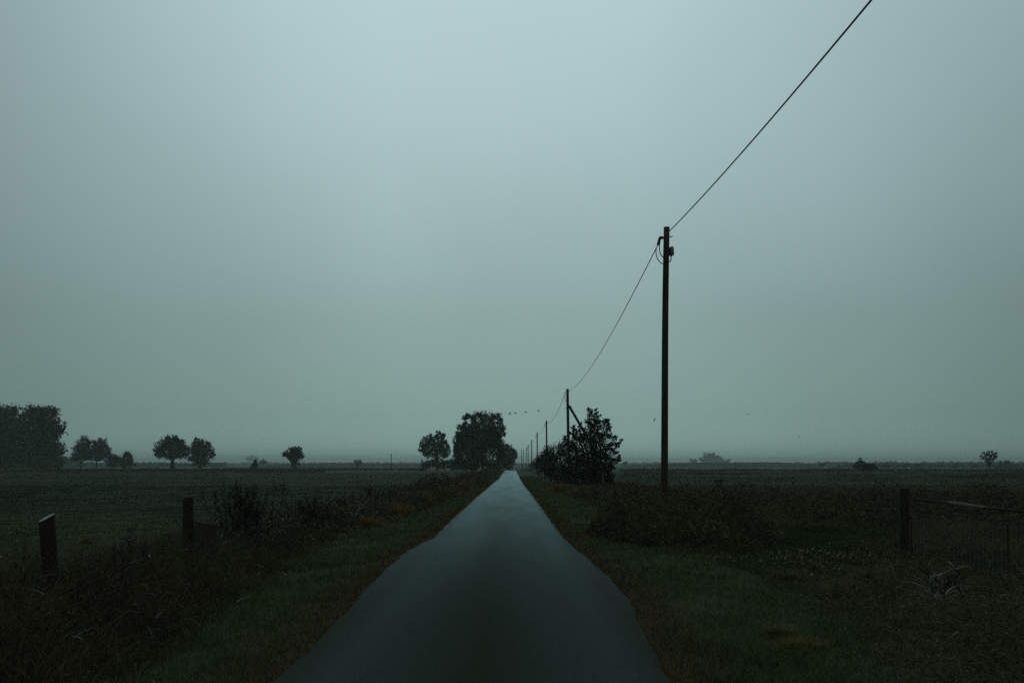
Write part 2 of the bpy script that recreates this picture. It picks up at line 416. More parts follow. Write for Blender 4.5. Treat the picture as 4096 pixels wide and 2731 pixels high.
# the long low dikes
def dike(name, label, p0, p1, top, width, mat):
    p0 = np.array(p0, float); p1 = np.array(p1, float)
    n = 40; rows = []
    d = (p1 - p0) / np.linalg.norm(p1 - p0); q = np.array([-d[1], d[0]])
    for i in range(n + 1):
        t = i / n
        c = p0 + (p1 - p0) * t
        h = top * min(1, math.sin(math.pi * min(max(t, 0.0), 1.0)) ** 0.35) * (1 + 0.025 * math.sin(t * 23))
        for u, z in ((-1, 0), (-0.55, 0.6), (-0.2, 1), (0.2, 1), (0.55, 0.6), (1, 0)):
            rows.append([c[0] + q[0] * u * width, c[1] + q[1] * u * width, h * z - 0.05])
    V = np.array(rows)
    ii = (np.arange(n)[:, None] * 6 + np.arange(5)[None, :]).ravel()
    o = part(name, (V, np.stack([ii, ii + 1, ii + 7, ii + 6], 1)), mat, smooth=True)
    return tag(o, label, kind="structure")
dike("dike", "long low grass dike across the misty right horizon", (P(2480, 1860, 800)[0], 800), (P(3420, 1860, 820)[0], 820), 4.1, 14, M["dike"])
dike("dike", "long low grass dike across the misty left horizon", (P(1010, 1860, 780)[0], 780), (P(1760, 1860, 900)[0], 900), 3.7, 14, M["dike"])

# ------------------------------------------------------------------ trees
def blob_points(c, r, n, clumps=None, sig=0.2, squash=1.0):
    k = clumps or max(6, int(n / 22))
    v = rng.normal(size=(k, 3)); v /= np.linalg.norm(v, axis=1)[:, None]
    cc = v * (rng.uniform(0.25, 1.0, k) ** 0.5)[:, None] * r * np.array([1, 1, squash])
    idx = rng.integers(0, k, n)
    p = cc[idx] + rng.normal(size=(n, 3)) * r * sig
    return c + p

def make_tree(name, label, cat, px, d, blobs, leaf=0.5, dens=1.0, mat="leaf", base_py=None, trunk_r=None, group=None, spread=0.8,
              aspect=0.6, droop=0.0, sig=0.2, limbs=True, trunk_px=None, shape="tree", fork=0.25, over=1.3):
    base = P(px, 1860, d); base[2] = 0
    root = empty(name, tuple(base), label, cat, group)
    s = d / F
    xs = [b[0] for b in blobs]; halfw = (max(xs) - min(xs)) / 2 + np.mean([b[2] for b in blobs])
    pts = []; cents = []
    for (bx, by, br) in blobs:
        r = br * s
        c0 = np.array([(bx - px) * s, 0, EYE - (by - 1860) * s])
        reach = math.sqrt(max(0.0, 1 - min(1, abs(bx - np.mean(xs)) / (halfw + 1e-6)) ** 2)) * halfw * s * spread
        copies = 1 if reach < r * 0.5 else 2
        for k in range(copies):
            off = rng.uniform(-1, 1) * reach * 0.3 if copies == 1 else (-1 if k == 0 else 1) * reach * rng.uniform(0.25, 0.75)
            c = c0 + np.array([0, off, 0])
            cents.append((c, r))
            n = int(dens * over * (14.0 if mat in ('leaf', 'redleaf') else 9.0) * (r / leaf) ** 2) + 12
            n = min(n, 12000)
            pts.append(blob_points(c, r, n, sig=sig))
    pts = np.concatenate(pts)
    pts = pts[pts[:, 2] > 0.02 if shape != "tree" else pts[:, 2] > 0.3]
    part("crown" if shape == "tree" else "foliage", leaves(pts, leaf, aspect, droop), M[mat], root)
    # trunk and limbs
    zmin = min(c[2] - r for c, r in cents); zmax = max(c[2] for c, r in cents)
    fz = max(0.6, zmin + (zmax - zmin) * fork)
    tr = trunk_r or 0.02 * (zmax + 2)
    g = [tube([(0, 0, -0.1), (tr * 0.3, 0, fz * 0.5), (0, tr * 0.2, fz)], [tr * 1.25, tr, tr * 0.85], 8)]
    if limbs:
        for c, r in cents:
            mid = np.array([c[0] * 0.45, c[1] * 0.45, fz + (c[2] - fz) * 0.55])
            g.append(tube([(0, 0, fz * 0.8), mid, c], [tr * 0.5, tr * 0.3, tr * 0.12], 5))
            for q in range(3):
                e = c + rng.normal(size=3) * r * 0.55
                g.append(tube([mid * 0.3 + c * 0.7, e], [tr * 0.14, tr * 0.05], 4, cap=False))
    part("trunk" if shape == "tree" else "stem", g, M["bark"], root)
    return root

GL = "tall trees in the far left woodland"
make_tree("broadleaf_tree", "huge dark broadleaf tree cut off by the left frame edge", "tree", 15, 365,
          [(20, 1662, 42), (-30, 1672, 50), (30, 1720, 50), (62, 1702, 28), (-30, 1760, 60), (40, 1780, 50), (0, 1830, 42), (60, 1830, 38)], leaf=0.8, dens=3.0, group=GL)
make_tree("broadleaf_tree", "huge dark flat-topped tree, right of the frame-edge tree on the far left", "tree", 160, 360,
          [(130, 1666, 38), (185, 1660, 36), (212, 1700, 28), (205, 1728, 34), (150, 1738, 48), (100, 1740, 40), (205, 1790, 38), (150, 1810, 48), (222, 1825, 24), (100, 1815, 42), (212, 1848, 25), (160, 1850, 28)], leaf=0.8, dens=3.0, group=GL)
make_tree("understorey_bush", "dark bushy undergrowth at the foot of the tall left trees", "bush", 110, 350,
          [(20, 1855, 18), (55, 1852, 22), (95, 1850, 20), (130, 1853, 22), (175, 1850, 22), (215, 1858, 18)], leaf=0.5, dens=1.2, shape="bush")
GP = "round field trees on the left horizon"
make_tree("field_tree", "uneven dark tree with a lopsided top, just right of the tall left woodland", "tree", 325, 400,
          [(333, 1768, 22), (350, 1788, 24), (318, 1802, 24), (300, 1825, 18), (330, 1825, 22), (352, 1820, 20)], leaf=0.55, dens=1.5, group=GP)
make_tree("field_tree", "dark tree touching the lopsided one, with the small bushes on its right", "tree", 385, 405,
          [(405, 1772, 20), (398, 1785, 24), (418, 1798, 22), (385, 1806, 22), (378, 1828, 22), (405, 1822, 22), (425, 1820, 14)], leaf=0.55, dens=1.5, group=GP)
make_tree("round_bush", "small round bush, left one of the two beside the touching field trees", "bush", 455, 380,
          [(455, 1828, 18), (448, 1845, 22), (465, 1846, 20)], leaf=0.45, dens=1.4, shape="bush", group="small bushes on the left horizon")
make_tree("pointed_bush", "small pointed bush between the round bush and the two umbrella-shaped trees", "bush", 512, 380,
          [(510, 1818, 14), (512, 1834, 18), (505, 1848, 22), (525, 1850, 16)], leaf=0.45, dens=1.4, shape="bush", group="small bushes on the left horizon")
make_tree("field_tree", "wide umbrella-shaped dark tree with a short visible trunk on the left plain", "tree", 688, 350,
          [(680, 1762, 20), (705, 1762, 18), (655, 1782, 22), (712, 1780, 26), (683, 1790, 32), (640, 1802, 20), (735, 1800, 22), (662, 1818, 18), (705, 1815, 22), (632, 1815, 12), (728, 1822, 12)], leaf=0.5, dens=1.6, group=GP, trunk_r=0.65, fork=0.1)
make_tree("field_tree", "dark tree leaning against the umbrella-shaped tree, its crown almost down to the grass", "tree", 798, 352,
          [(792, 1768, 16), (800, 1778, 20), (828, 1785, 18), (775, 1795, 22), (805, 1802, 28), (838, 1808, 18), (768, 1825, 16), (790, 1830, 22), (815, 1835, 18), (848, 1824, 12), (790, 1850, 14), (812, 1852, 12)], leaf=0.5, dens=1.6, group=GP, trunk_r=0.6, fork=0.1)
make_tree("field_tree", "lone round tree with a notched left side, mid-way along the left horizon", "tree", 1176, 330,
          [(1182, 1796, 12), (1195, 1800, 12), (1165, 1804, 14), (1180, 1814, 20), (1198, 1818, 14), (1145, 1812, 11), (1155, 1822, 12), (1136, 1819, 7), (1178, 1832, 14), (1205, 1828, 9), (1160, 1834, 8), (1172, 1848, 10), (1185, 1850, 9), (1178, 1862, 9)], leaf=0.42, dens=1.6, group=GP, trunk_r=0.35, fork=0.1)
make_tree("conifer_shrub", "tiny pointed conifer-like shrub on the left horizon beside a hazy bush", "shrub", 1021, 340,
          [(1020, 1838, 4), (1020, 1846, 7), (1022, 1855, 11), (1018, 1864, 13)], leaf=0.3, dens=1.5, shape="bush")
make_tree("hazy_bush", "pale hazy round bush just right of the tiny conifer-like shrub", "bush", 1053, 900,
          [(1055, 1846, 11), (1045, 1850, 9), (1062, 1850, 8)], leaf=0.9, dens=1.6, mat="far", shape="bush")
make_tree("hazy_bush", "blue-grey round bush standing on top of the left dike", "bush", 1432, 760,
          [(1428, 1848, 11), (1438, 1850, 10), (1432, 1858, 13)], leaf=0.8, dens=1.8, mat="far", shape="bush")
make_tree("umbrella_tree", "spreading round tree on thin forking trunks, left of the big willow", "tree", 1748, 300,
          [(1755, 1738, 15), (1770, 1745, 14), (1732, 1748, 16), (1712, 1758, 18), (1750, 1765, 22), (1698, 1775, 18), (1722, 1782, 22), (1775, 1775, 18), (1755, 1795, 24), (1685, 1793, 14), (1788, 1792, 14), (1700, 1805, 16), (1728, 1812, 18), (1773, 1812, 18), (1795, 1808, 9), (1708, 1822, 9), (1785, 1820, 9)],
          leaf=0.42, dens=1.35, trunk_r=0.22, fork=0.0, sig=0.17)
make_tree("clipped_hedge", "low dark hedge under the spreading tree, left of the big willow", "hedge", 1780, 290,
          [(1690, 1866, 13), (1705, 1858, 18), (1725, 1852, 16), (1745, 1858, 18), (1765, 1850, 14), (1775, 1862, 16), (1795, 1852, 18), (1815, 1858, 22), (1840, 1850, 20), (1860, 1858, 22), (1885, 1858, 20)], leaf=0.42, dens=1.7, shape="bush", limbs=False)
make_tree("purplish_tree", "dusky brown-green tree right of the willow where the lane ends", "tree", 2035, 320,
          [(2022, 1788, 14), (2035, 1795, 14), (2008, 1800, 18), (2050, 1802, 10), (2055, 1815, 13), (2030, 1815, 24), (2000, 1825, 20), (2060, 1828, 10), (2045, 1838, 16), (2020, 1845, 26), (2000, 1855, 22), (2050, 1850, 10), (2035, 1862, 18), (1992, 1866, 16)], leaf=0.42, dens=1.6, mat="redleaf")

# the willow: clumps plus hanging curtains
def make_willow():
    px, d = 1915, 235; s = d / F
    base = P(px, 1860, d); base[2] = 0
    root = empty("willow_tree", tuple(base), "big dark weeping willow with ragged hanging branches left of the lane", "tree")
    bl = [(1858, 1672, 12), (1872, 1668, 14), (1895, 1680, 18), (1918, 1662, 15), (1935, 1672, 18), (1965, 1668, 18), (1990, 1666, 14), (2000, 1684, 16),
          (1840, 1708, 14), (1862, 1700, 18), (1890, 1715, 28), (1925, 1710, 32), (1962, 1705, 30), (1995, 1712, 24), (2012, 1712, 12), (1832, 1735, 14),
          (1855, 1745, 24), (1900, 1755, 34), (1945, 1750, 34), (1985, 1742, 24), (2012, 1735, 12), (1835, 1775, 18), (1870, 1790, 30), (1915, 1800, 34), (1822, 1800, 12),
          (1940, 1785, 22), (1835, 1820, 20), (1870, 1835, 30), (1910, 1840, 30), (1830, 1852, 22), (1865, 1862, 20), (1900, 1862, 20), (1942, 1858, 16), (1962, 1862, 14), (1935, 1835, 16)]
    pts = []
    for bx, by, br in bl:
        r = br * s
        reach = math.sqrt(max(0, 1 - ((bx - 1920) / 112) ** 2)) * 100 * s
        for k in range(3):
            c = np.array([(bx - px) * s, rng.uniform(-0.7, 0.7) * reach, EYE - (by - 1860) * s])
            pts.append(blob_points(c, r * 0.9, int(240 * (r / 1.2) ** 2) + 30, sig=0.2))
    for k in range(760):     # hanging strands round the skirt and over the top edge
        a = rng.uniform(0, 2 * np.pi); rr = rng.uniform(0.55, 1.06)
        x = 4 + math.cos(a) * rr * 98 - 4; y = math.sin(a) * rr * 92
        top = 1690 + rng.uniform(0, 60) + 55 * (rr ** 4)
        ln = rng.uniform(18, 75) if x > -20 else rng.uniform(10, 50)
        m = int(ln * 0.7) + 4
        t = np.linspace(0, 1, m)
        q = np.stack([(x + 6 * np.sin(t * 3 + k)) * s * np.ones(m), y * s * np.ones(m), EYE - (top + t * ln - 1860) * s], 1)
        q += rng.normal(size=q.shape) * 0.10
        pts.append(q)
    for k in range(90):      # wispy shoots at the top
        x = rng.uniform(-62, 88); m = 9
        t = np.linspace(0, 1, m)
        yy = rng.uniform(-30, 30); h = rng.uniform(4, 26); dx = rng.uniform(0, 12)
        q = np.stack([(x + dx * t) * s, np.full(m, yy * s), EYE - (1664 + abs(x - 15) * 0.12 - h * t - 1860) * s], 1) + rng.normal(size=(m, 3)) * 0.05
        pts.append(q)
    pts = np.concatenate(pts); pts = pts[pts[:, 2] > 0.1]
    part("crown", leaves(pts, 0.36, 0.36, 0.65), M["willow"], root)
    g = [tube([(-1.5, 0, -0.1), (-1.3, 0.1, 2), (-1.0, 0, 4)], [0.55, 0.45, 0.4], 8)]
    for k in range(14):
        e = np.array([rng.uniform(-80, 85) * s, rng.uniform(-60, 60) * s, rng.uniform(7, 12)])
        g.append(tube([(-1.0, 0, 3.6), e * 0.5 + np.array([-0.6, 0, 3.0]), e], [0.26, 0.15, 0.05], 5))
    part("trunk", g, M["bark"], root)
make_willow()

# the near shrub right of the lane and the hedge that runs on from it
make_tree("tall_shrub", "big leafy shrub with tall upright stems right of the lane, round the braced pole", "shrub", 2370, 72,
          [(2352, 1636, 6), (2364, 1640, 7), (2384, 1638, 5), (2362, 1655, 12), (2380, 1656, 11), (2396, 1664, 6), (2352, 1680, 12), (2372, 1680, 20), (2388, 1690, 14), (2360, 1705, 16), (2380, 1712, 18),
           (2422, 1682, 12), (2432, 1690, 11), (2414, 1700, 12), (2430, 1712, 16), (2424, 1735, 18), (2400, 1690, 6), (2398, 1710, 10),
           (2292, 1706, 7), (2300, 1716, 9), (2316, 1704, 5), (2322, 1694, 5), (2314, 1722, 9), (2288, 1732, 13), (2308, 1744, 18), (2328, 1740, 12), (2258, 1746, 6), (2264, 1760, 7), (2336, 1715, 5),
           (2443, 1744, 11), (2460, 1752, 11), (2452, 1770, 14), (2486, 1758, 5), (2480, 1770, 4), (2470, 1782, 9), (2440, 1790, 18), (2462, 1810, 13), (2472, 1830, 10), (2478, 1842, 6), (2455, 1845, 14), (2440, 1860, 16), (2452, 1870, 9),
           (2360, 1745, 32), (2395, 1750, 28), (2320, 1775, 28), (2285, 1785, 24), (2365, 1790, 36), (2410, 1790, 30), (2300, 1815, 36), (2345, 1830, 38), (2395, 1835, 34), (2425, 1835, 22), (2280, 1860, 38), (2325, 1870, 40),
           (2375, 1880, 40), (2415, 1880, 32), (2440, 1905, 18), (2270, 1905, 36), (2315, 1920, 38), (2365, 1925, 38), (2410, 1925, 32), (2440, 1940, 20), (2458, 1950, 10), (2260, 1940, 20), (2300, 1945, 26), (2340, 1950, 24)],
          leaf=0.13, dens=1.3, mat="shrub", shape="bush", trunk_r=0.05, spread=0.5, aspect=0.75, fork=0.0, sig=0.24, over=1.0)
def hedge():
    base = P(2200, 1860, 95); base[2] = 0
    root = empty("roadside_hedge", tuple(base), "long dark hedge tapering into the distance along the right of the lane", "hedge")
    bl = [(2262, 1800, 26, 82), (2240, 1808, 28, 84), (2215, 1818, 28, 90), (2200, 1822, 26, 97), (2250, 1850, 40, 82), (2225, 1860, 36, 85), (2205, 1870, 32, 88), (2188, 1830, 24, 106), (2178, 1838, 22, 115),
          (2195, 1860, 26, 95), (2176, 1862, 22, 110), (2166, 1842, 19, 128), (2156, 1848, 17, 142), (2160, 1865, 15, 128), (2148, 1852, 14, 158), (2140, 1856, 12, 175), (2143, 1867, 11, 158),
          (2133, 1860, 9, 195), (2127, 1864, 8, 215), (2121, 1868, 6, 240), (2200, 1895, 24, 84), (2225, 1905, 30, 80), (2180, 1888, 18, 92), (2165, 1880, 15, 105), (2152, 1874, 10, 125), (2250, 1920, 32, 78), (2220, 1925, 20, 78)]
    pts = []; sh = []; stems = []
    for bx, by, br, d in bl:
        s = d / F; r = br * s
        c = P(bx, by, d) - base
        n = int(20 * (r / 0.16) ** 2); pts.append(blob_points(c, r, min(n, 7000), sig=0.24))
        for k in range(int(10 + r * 12)):       # upright shoots along the top
            a = c + np.array([rng.uniform(-1, 1) * r, rng.uniform(-1, 1) * r, r * 0.6])
            m = 8; t = np.linspace(0, 1, m)
            sh.append(a + np.stack([t * rng.normal() * 0.15, t * rng.normal() * 0.15, t * rng.uniform(0.2, 0.7)], 1) + rng.normal(size=(m, 3)) * 0.03)
        stems.append(tube([(c[0], c[1], -0.05), (c[0] + 0.1, c[1], max(0.3, c[2]))], [0.05, 0.02], 5))
    pts = np.concatenate(pts + sh); pts = pts[pts[:, 2] > 0.02]
    part("foliage", leaves(pts, 0.15, 0.55), M["shrub"], root)
    for g_ in stems: part("stem", g_, M["bark"], root)
hedge()

# right horizon
make_tree("spiky_tree", "small spiky-topped tree rising from a round bush on the right horizon", "tree", 3440, 265,
          [(3441, 1833, 4), (3438, 1842, 6), (3446, 1843, 5), (3452, 1850, 6), (3432, 1851, 6), (3424, 1858, 6), (3444, 1856, 9), (3455, 1860, 8), (3416, 1865, 6), (3432, 1866, 10)], leaf=0.3, dens=1.4, trunk_r=0.1, fork=0, sig=0.16)
make_tree("round_bush", "low rounded bush in front of the spiky-topped tree on the right horizon", "bush", 3472, 262,
          [(3455, 1868, 14), (3475, 1864, 13), (3492, 1862, 10), (3500, 1870, 8), (3440, 1874, 9), (3480, 1874, 13)], leaf=0.3, dens=1.6, shape="bush")
make_tree("sapling", "thin vase-shaped young tree with a sparse top near the right frame edge", "tree", 3958, 262,
          [(3942, 1810, 6), (3962, 1806, 6), (3980, 1812, 6), (3935, 1820, 8), (3955, 1820, 10), (3972, 1822, 9), (3985, 1826, 4), (3930, 1832, 6), (3948, 1835, 9), (3965, 1836, 9), (3978, 1832, 5), (3955, 1848, 7), (3962, 1856, 5)], leaf=0.3, dens=1.2, trunk_r=0.12, fork=0, sig=0.18)
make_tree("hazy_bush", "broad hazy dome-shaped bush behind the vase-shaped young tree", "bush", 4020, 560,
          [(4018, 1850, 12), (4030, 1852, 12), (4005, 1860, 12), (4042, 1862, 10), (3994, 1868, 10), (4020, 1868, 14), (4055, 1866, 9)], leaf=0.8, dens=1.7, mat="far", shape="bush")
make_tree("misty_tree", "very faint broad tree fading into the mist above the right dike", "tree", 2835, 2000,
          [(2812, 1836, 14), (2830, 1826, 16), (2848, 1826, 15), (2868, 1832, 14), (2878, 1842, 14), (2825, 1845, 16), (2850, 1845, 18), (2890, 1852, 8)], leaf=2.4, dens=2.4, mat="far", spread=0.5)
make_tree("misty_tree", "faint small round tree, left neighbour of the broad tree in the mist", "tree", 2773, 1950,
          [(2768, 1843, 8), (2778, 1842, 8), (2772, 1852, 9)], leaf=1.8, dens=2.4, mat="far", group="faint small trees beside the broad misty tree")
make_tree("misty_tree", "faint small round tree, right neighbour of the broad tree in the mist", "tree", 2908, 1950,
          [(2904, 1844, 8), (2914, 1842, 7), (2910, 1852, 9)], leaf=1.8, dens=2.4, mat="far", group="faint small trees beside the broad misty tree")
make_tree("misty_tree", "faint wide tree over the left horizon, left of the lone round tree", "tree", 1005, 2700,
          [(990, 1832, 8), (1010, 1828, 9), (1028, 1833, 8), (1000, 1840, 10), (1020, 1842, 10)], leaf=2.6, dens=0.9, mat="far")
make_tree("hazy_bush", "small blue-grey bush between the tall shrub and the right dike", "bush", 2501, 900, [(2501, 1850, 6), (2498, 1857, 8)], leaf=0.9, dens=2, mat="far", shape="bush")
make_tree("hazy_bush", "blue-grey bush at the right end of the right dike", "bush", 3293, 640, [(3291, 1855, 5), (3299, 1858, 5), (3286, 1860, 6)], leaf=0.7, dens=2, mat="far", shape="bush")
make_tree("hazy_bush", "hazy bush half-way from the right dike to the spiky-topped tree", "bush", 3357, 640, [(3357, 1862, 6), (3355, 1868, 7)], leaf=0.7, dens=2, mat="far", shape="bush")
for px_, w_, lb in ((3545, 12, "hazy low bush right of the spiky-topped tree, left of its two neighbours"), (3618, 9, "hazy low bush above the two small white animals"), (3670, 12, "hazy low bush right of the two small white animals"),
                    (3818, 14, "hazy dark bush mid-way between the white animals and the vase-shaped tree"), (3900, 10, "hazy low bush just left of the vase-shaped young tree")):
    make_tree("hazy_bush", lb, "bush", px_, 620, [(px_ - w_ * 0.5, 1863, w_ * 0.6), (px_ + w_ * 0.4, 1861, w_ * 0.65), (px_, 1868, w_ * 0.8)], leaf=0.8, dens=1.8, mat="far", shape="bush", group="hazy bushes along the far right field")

# far woods that read as one mass
def wood(name, label, x0, x1, d, top, var, leaf, n, d2=None):
    """a belt of far trees between two photo columns; clump heights vary"""
    pts = []
    k = int((x1 - x0) / 9) + 2
    hs = rng.uniform(0.35, 1, k) ** 1.5
    for i in range(k):
        px_ = x0 + (x1 - x0) * (i + rng.uniform(-0.3, 0.3)) / (k - 1)
        dd = d + rng.uniform(-40, 40)
        h = top * (1 - var + var * hs[i]); s = dd / F
        z = (h + EYE / s) * s
        m = n
        a = rng.uniform(0, 1, m)
        q = np.stack([(px_ - 2048) * s + rng.normal(size=m) * 6 * s * (1.25 - a * 0.7), dd + rng.normal(size=m) * 6 * s, a * z + rng.normal(size=m) * 0.2], 1)
        pts.append(q)
    pts = np.concatenate(pts); pts = pts[pts[:, 2] > 0]
    o = part(name, leaves(pts, leaf, 0.8), M["far"])
    return tag(o, label, "wood", kind="stuff")
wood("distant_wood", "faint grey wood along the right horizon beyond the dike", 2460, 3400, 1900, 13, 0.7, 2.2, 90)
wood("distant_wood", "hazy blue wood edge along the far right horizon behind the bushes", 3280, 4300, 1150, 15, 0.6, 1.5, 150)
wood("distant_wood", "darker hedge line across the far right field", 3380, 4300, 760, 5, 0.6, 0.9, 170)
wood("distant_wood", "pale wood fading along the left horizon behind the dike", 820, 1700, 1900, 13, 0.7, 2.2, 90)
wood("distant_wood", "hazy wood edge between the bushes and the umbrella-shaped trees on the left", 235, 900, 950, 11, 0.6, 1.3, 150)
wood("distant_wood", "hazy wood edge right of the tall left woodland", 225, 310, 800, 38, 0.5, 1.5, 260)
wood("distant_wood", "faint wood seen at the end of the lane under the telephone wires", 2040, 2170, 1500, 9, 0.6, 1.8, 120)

# ------------------------------------------------------------------ low vegetation strips far off (hedgerows, reeds)
def strip(name, label, cat, x0, x1, y0, y1, h, leaf, n, mat, patch=None):
    """rough low growth; x0..x1 photo columns at mid depth, y0..y1 metres"""
    yy = rng.uniform(y0, y1, n)
    xx = (rng.uniform(x0, x1, n) - 2048) / F * yy
    hh = h * (0.45 + 0.55 * np.clip(hnoise(xx * 0.25, yy * 0.22) + 0.5, 0, 1.6)) * (0.8 + 0.3 * np.sin(xx * 1.3))
    ed = np.minimum(yy - y0, y1 - yy) / (y1 - y0)
    keep = (np.abs(xx + 0.4) > 3.2) & (ed + 0.16 * hnoise(xx * 0.05, yy * 0.03) + 0.10 * hnoise(xx * 0.23 + 2, yy * 0.1) + rng.normal(size=n) * 0.03 > 0.09)
    hh = hh * (0.75 + 0.6 * np.clip(hnoise(xx * 0.11 + 1, yy * 0.02), -0.6, 1))
    if patch: keep &= (hnoise(xx * 0.12 + 3, yy * 0.09) + rng.normal(size=n) * 0.15) > patch
    xx, yy, hh = xx[keep], yy[keep], hh[keep]
    pts = np.stack([xx, yy, hh * rng.uniform(0, 1, len(xx))], 1)
    o = part(name, leaves(pts, leaf, 0.5), M[mat])
    return tag(o, label, cat, kind="stuff")
strip("rough_growth", "brown rough growth along the ditch at the far side of the left field", "undergrowth", -60, 1300, 215, 340, 0.9, 0.4, 42000, "weed")
strip("rough_growth", "brown rough growth in front of the left dike", "undergrowth", 850, 1690, 300, 380, 1.0, 0.4, 22000, "weed")
strip("rough_growth", "dark rough growth along the ditch at the far side of the right field", "undergrowth", 2480, 4200, 250, 330, 0.85, 0.4, 42000, "weed")
strip("tussocks", "scattered dark tussocks in the far part of the right field", "undergrowth", 2480, 4200, 120, 250, 0.4, 0.3, 30000, "weed", patch=0.35)
strip("rough_growth", "short brown growth across the end of the lane", "undergrowth", 1990, 2130, 306, 330, 0.55, 0.3, 5000, "weed")

# ------------------------------------------------------------------ near vegetation
def wb_left(y):   # boundary between mown verge and weeds, left
    return np.interp(y, [7, 11, 15, 20, 26, 30, 45, 66, 100, 300], [-2.9, -3.3, -3.5, -3.9, -3.7, -3.45, -3.0, -2.6, -2.5, -2.6])
def wb_right(y):
    return np.interp(y, [7, 9, 12, 15, 18, 21, 26, 40, 70, 100, 300], [2.9, 3.2, 3.6, 3.5, 3.2, 2.7, 2.9, 3.2, 3.0, 2.8, 2.6])

def scatter(x0, x1, y0, y1, n):
    x = rng.uniform(x0, x1, n); y = rng.uniform(y0, y1, n)
    vis = np.abs(x) < 0.8 * y + 7
    return x[vis], y[vis]

def grass_object(name, label, sets, mat, cat="grass"):
    geos = []
    for (x, y, h, w, bend, seg) in sets:
        z = ground_z(x, y)
        geos.append(blades(np.stack([x, y, z], 1), h, w, bend, seg))
    o = part(name, merge(geos), M[mat])
    return tag(o, label, cat, kind="stuff")

def clump_h(x, y):
    return 0.65 + 0.55 * np.clip(hnoise(x * 1.3 + 5, y * 1.1) + 0.3, 0, 1.5)

sets = []
for (y0, y1, n, h, w) in ((6.6, 14, 170000, 0.085, 0.0050), (14, 28, 130000, 0.095, 0.009), (28, 60, 90000, 0.11, 0.018), (60, 150, 50000, 0.11, 0.045)):
    x, y = scatter(-4.6, 4.6, y0, y1, n)
    xl, xr = road_edges(y)
    ok = ((x < xl + 0.03) & (x > wb_left(y) - 0.5)) | ((x > xr - 0.03) & (x < wb_right(y) + 0.5))
    dist = np.where(x < 0, xl - x, x - xr)
    ok &= rng.uniform(size=len(x)) < np.clip(0.25 + (dist - 0.1) * 1.4, 0.25, 1) * np.clip(0.7 + hnoise(x * 2, y * 1.5), 0.2, 1)
    x, y = x[ok], y[ok]
    sets.append((x, y, h * clump_h(x, y), w, 0.7, 2))
grass_object("verge_grass", "short green grass on both verges of the lane", sets, "grass")

sets = []
for (y0, y1, n, h, w) in ((6.6, 16, 60000, 0.045, 0.005), (16, 40, 42000, 0.06, 0.011), (40, 130, 24000, 0.08, 0.03)):
    x, y = scatter(-4.0, 3.6, y0, y1, n * 2)
    xl, xr = road_edges(y)
    dist = np.where(x < 0, xl - x, x - xr)
    p = np.exp(-((dist - 0.16) / 0.30) ** 2) + 0.10
    ok = (dist > -0.16 - 0.10 * hnoise(x * 3, y * 2.3)) & (rng.uniform(size=len(x)) < np.clip(0.25 + (dist + 0.16) * 5, 0, 1)) & (dist < 1.8) & (rng.uniform(size=len(x)) < p)
    x, y = x[ok], y[ok]
    sets.append((x, y, h, w, 1.2, 2))
grass_object("edge_litter", "rusty brown dead grass and litter along both road edges", sets, "edge_litter", "dead grass")

# pasture blades beyond the weeds
sets = []
for (x0, x1, y0, y1, n, h, w) in ((-24, -5.2, 12, 42, 90000, 0.07, 0.014), (-45, -5.5, 42, 80, 80000, 0.08, 0.03), (-75, -5.5, 80, 140, 40000, 0.08, 0.05), (-110, -6, 140, 220, 30000, 0.08, 0.08), (4.5, 24, 14, 42, 110000, 0.11, 0.012), (5.5, 45, 42, 80, 60000, 0.11, 0.03), (5.5, 75, 80, 140, 40000, 0.11, 0.05), (6, 130, 140, 240, 30000, 0.11, 0.09), (3.6, 10, 13, 27, 80000, 0.10, 0.008)):
    x, y = scatter(x0, x1, y0, y1, n)
    sets.append((x, y, h * clump_h(x * 0.4, y * 0.2), w, 0.8, 2))
grass_object("pasture_grass", "pasture grass in the fields left and right", sets, "field_grass")

# weeds: a heightfield of stems, leaves and dead blades
def weed_mass(name, label, region, hfun, n_leaf, n_stem, leaf, mat="weed", cat="weeds", stem_w=0.006, bend=0.8, stem_h=1.15):
    x0, x1, y0, y1, inside = region
    n_leaf = int(n_leaf * 0.42); n_stem = int(n_stem * 2.6)
    x, y = scatter(x0, x1, y0, y1, n_leaf); k = inside(x, y); x, y = x[k], y[k]
    cl = 0.55 + 0.75 * np.clip(hnoise(x * 3.1 + 7, y * 2.7 + 1) * 0.7 + hnoise(x * 7.3, y * 6.1 + 3) * 0.5 + 0.4, 0, 1.3)
    H = hfun(x, y) * cl; z = ground_z(x, y) + H * rng.uniform(0, 1, len(x)) ** 0.7
    g = [leaves(np.stack([x, y, z], 1), leaf * rng.choice([0.6, 1.0, 1.7], len(x), p=[0.4, 0.4, 0.2]), 0.4)]
    k = rng.integers(0, max(1, len(x)), max(30, len(x) // 900))       # leafy shoots rising out of the mass
    for q in k:
        h_ = min(H[q] * rng.uniform(1.0, 1.5), 1.25); m = 16; tt = np.linspace(0.3, 1, m)
        dx, dy = rng.normal() * 0.25 * h_, rng.normal() * 0.25 * h_
        pp = np.stack([x[q] + dx * tt, y[q] + dy * tt, h_ * tt], 1) + rng.normal(size=(m, 3)) * leaf * 0.5
        g.append(leaves(pp, leaf * 1.3, 0.35))
        g.append(blades(np.array([[x[q], y[q], 0.0]]), h_, stem_w, 0.3, 4))
    x, y = scatter(x0, x1, y0, y1, n_stem); k = inside(x, y); x, y = x[k], y[k]
    H = hfun(x, y) * (0.3 + 0.95 * rng.uniform(0, 1, len(x)) ** 1.6)
    g.append(blades(np.stack([x, y, ground_z(x, y)], 1), H * stem_h, stem_w, bend * 1.2, 4))
    o = part(name, merge(g), M[mat])
    return tag(o, label, cat, kind="stuff")

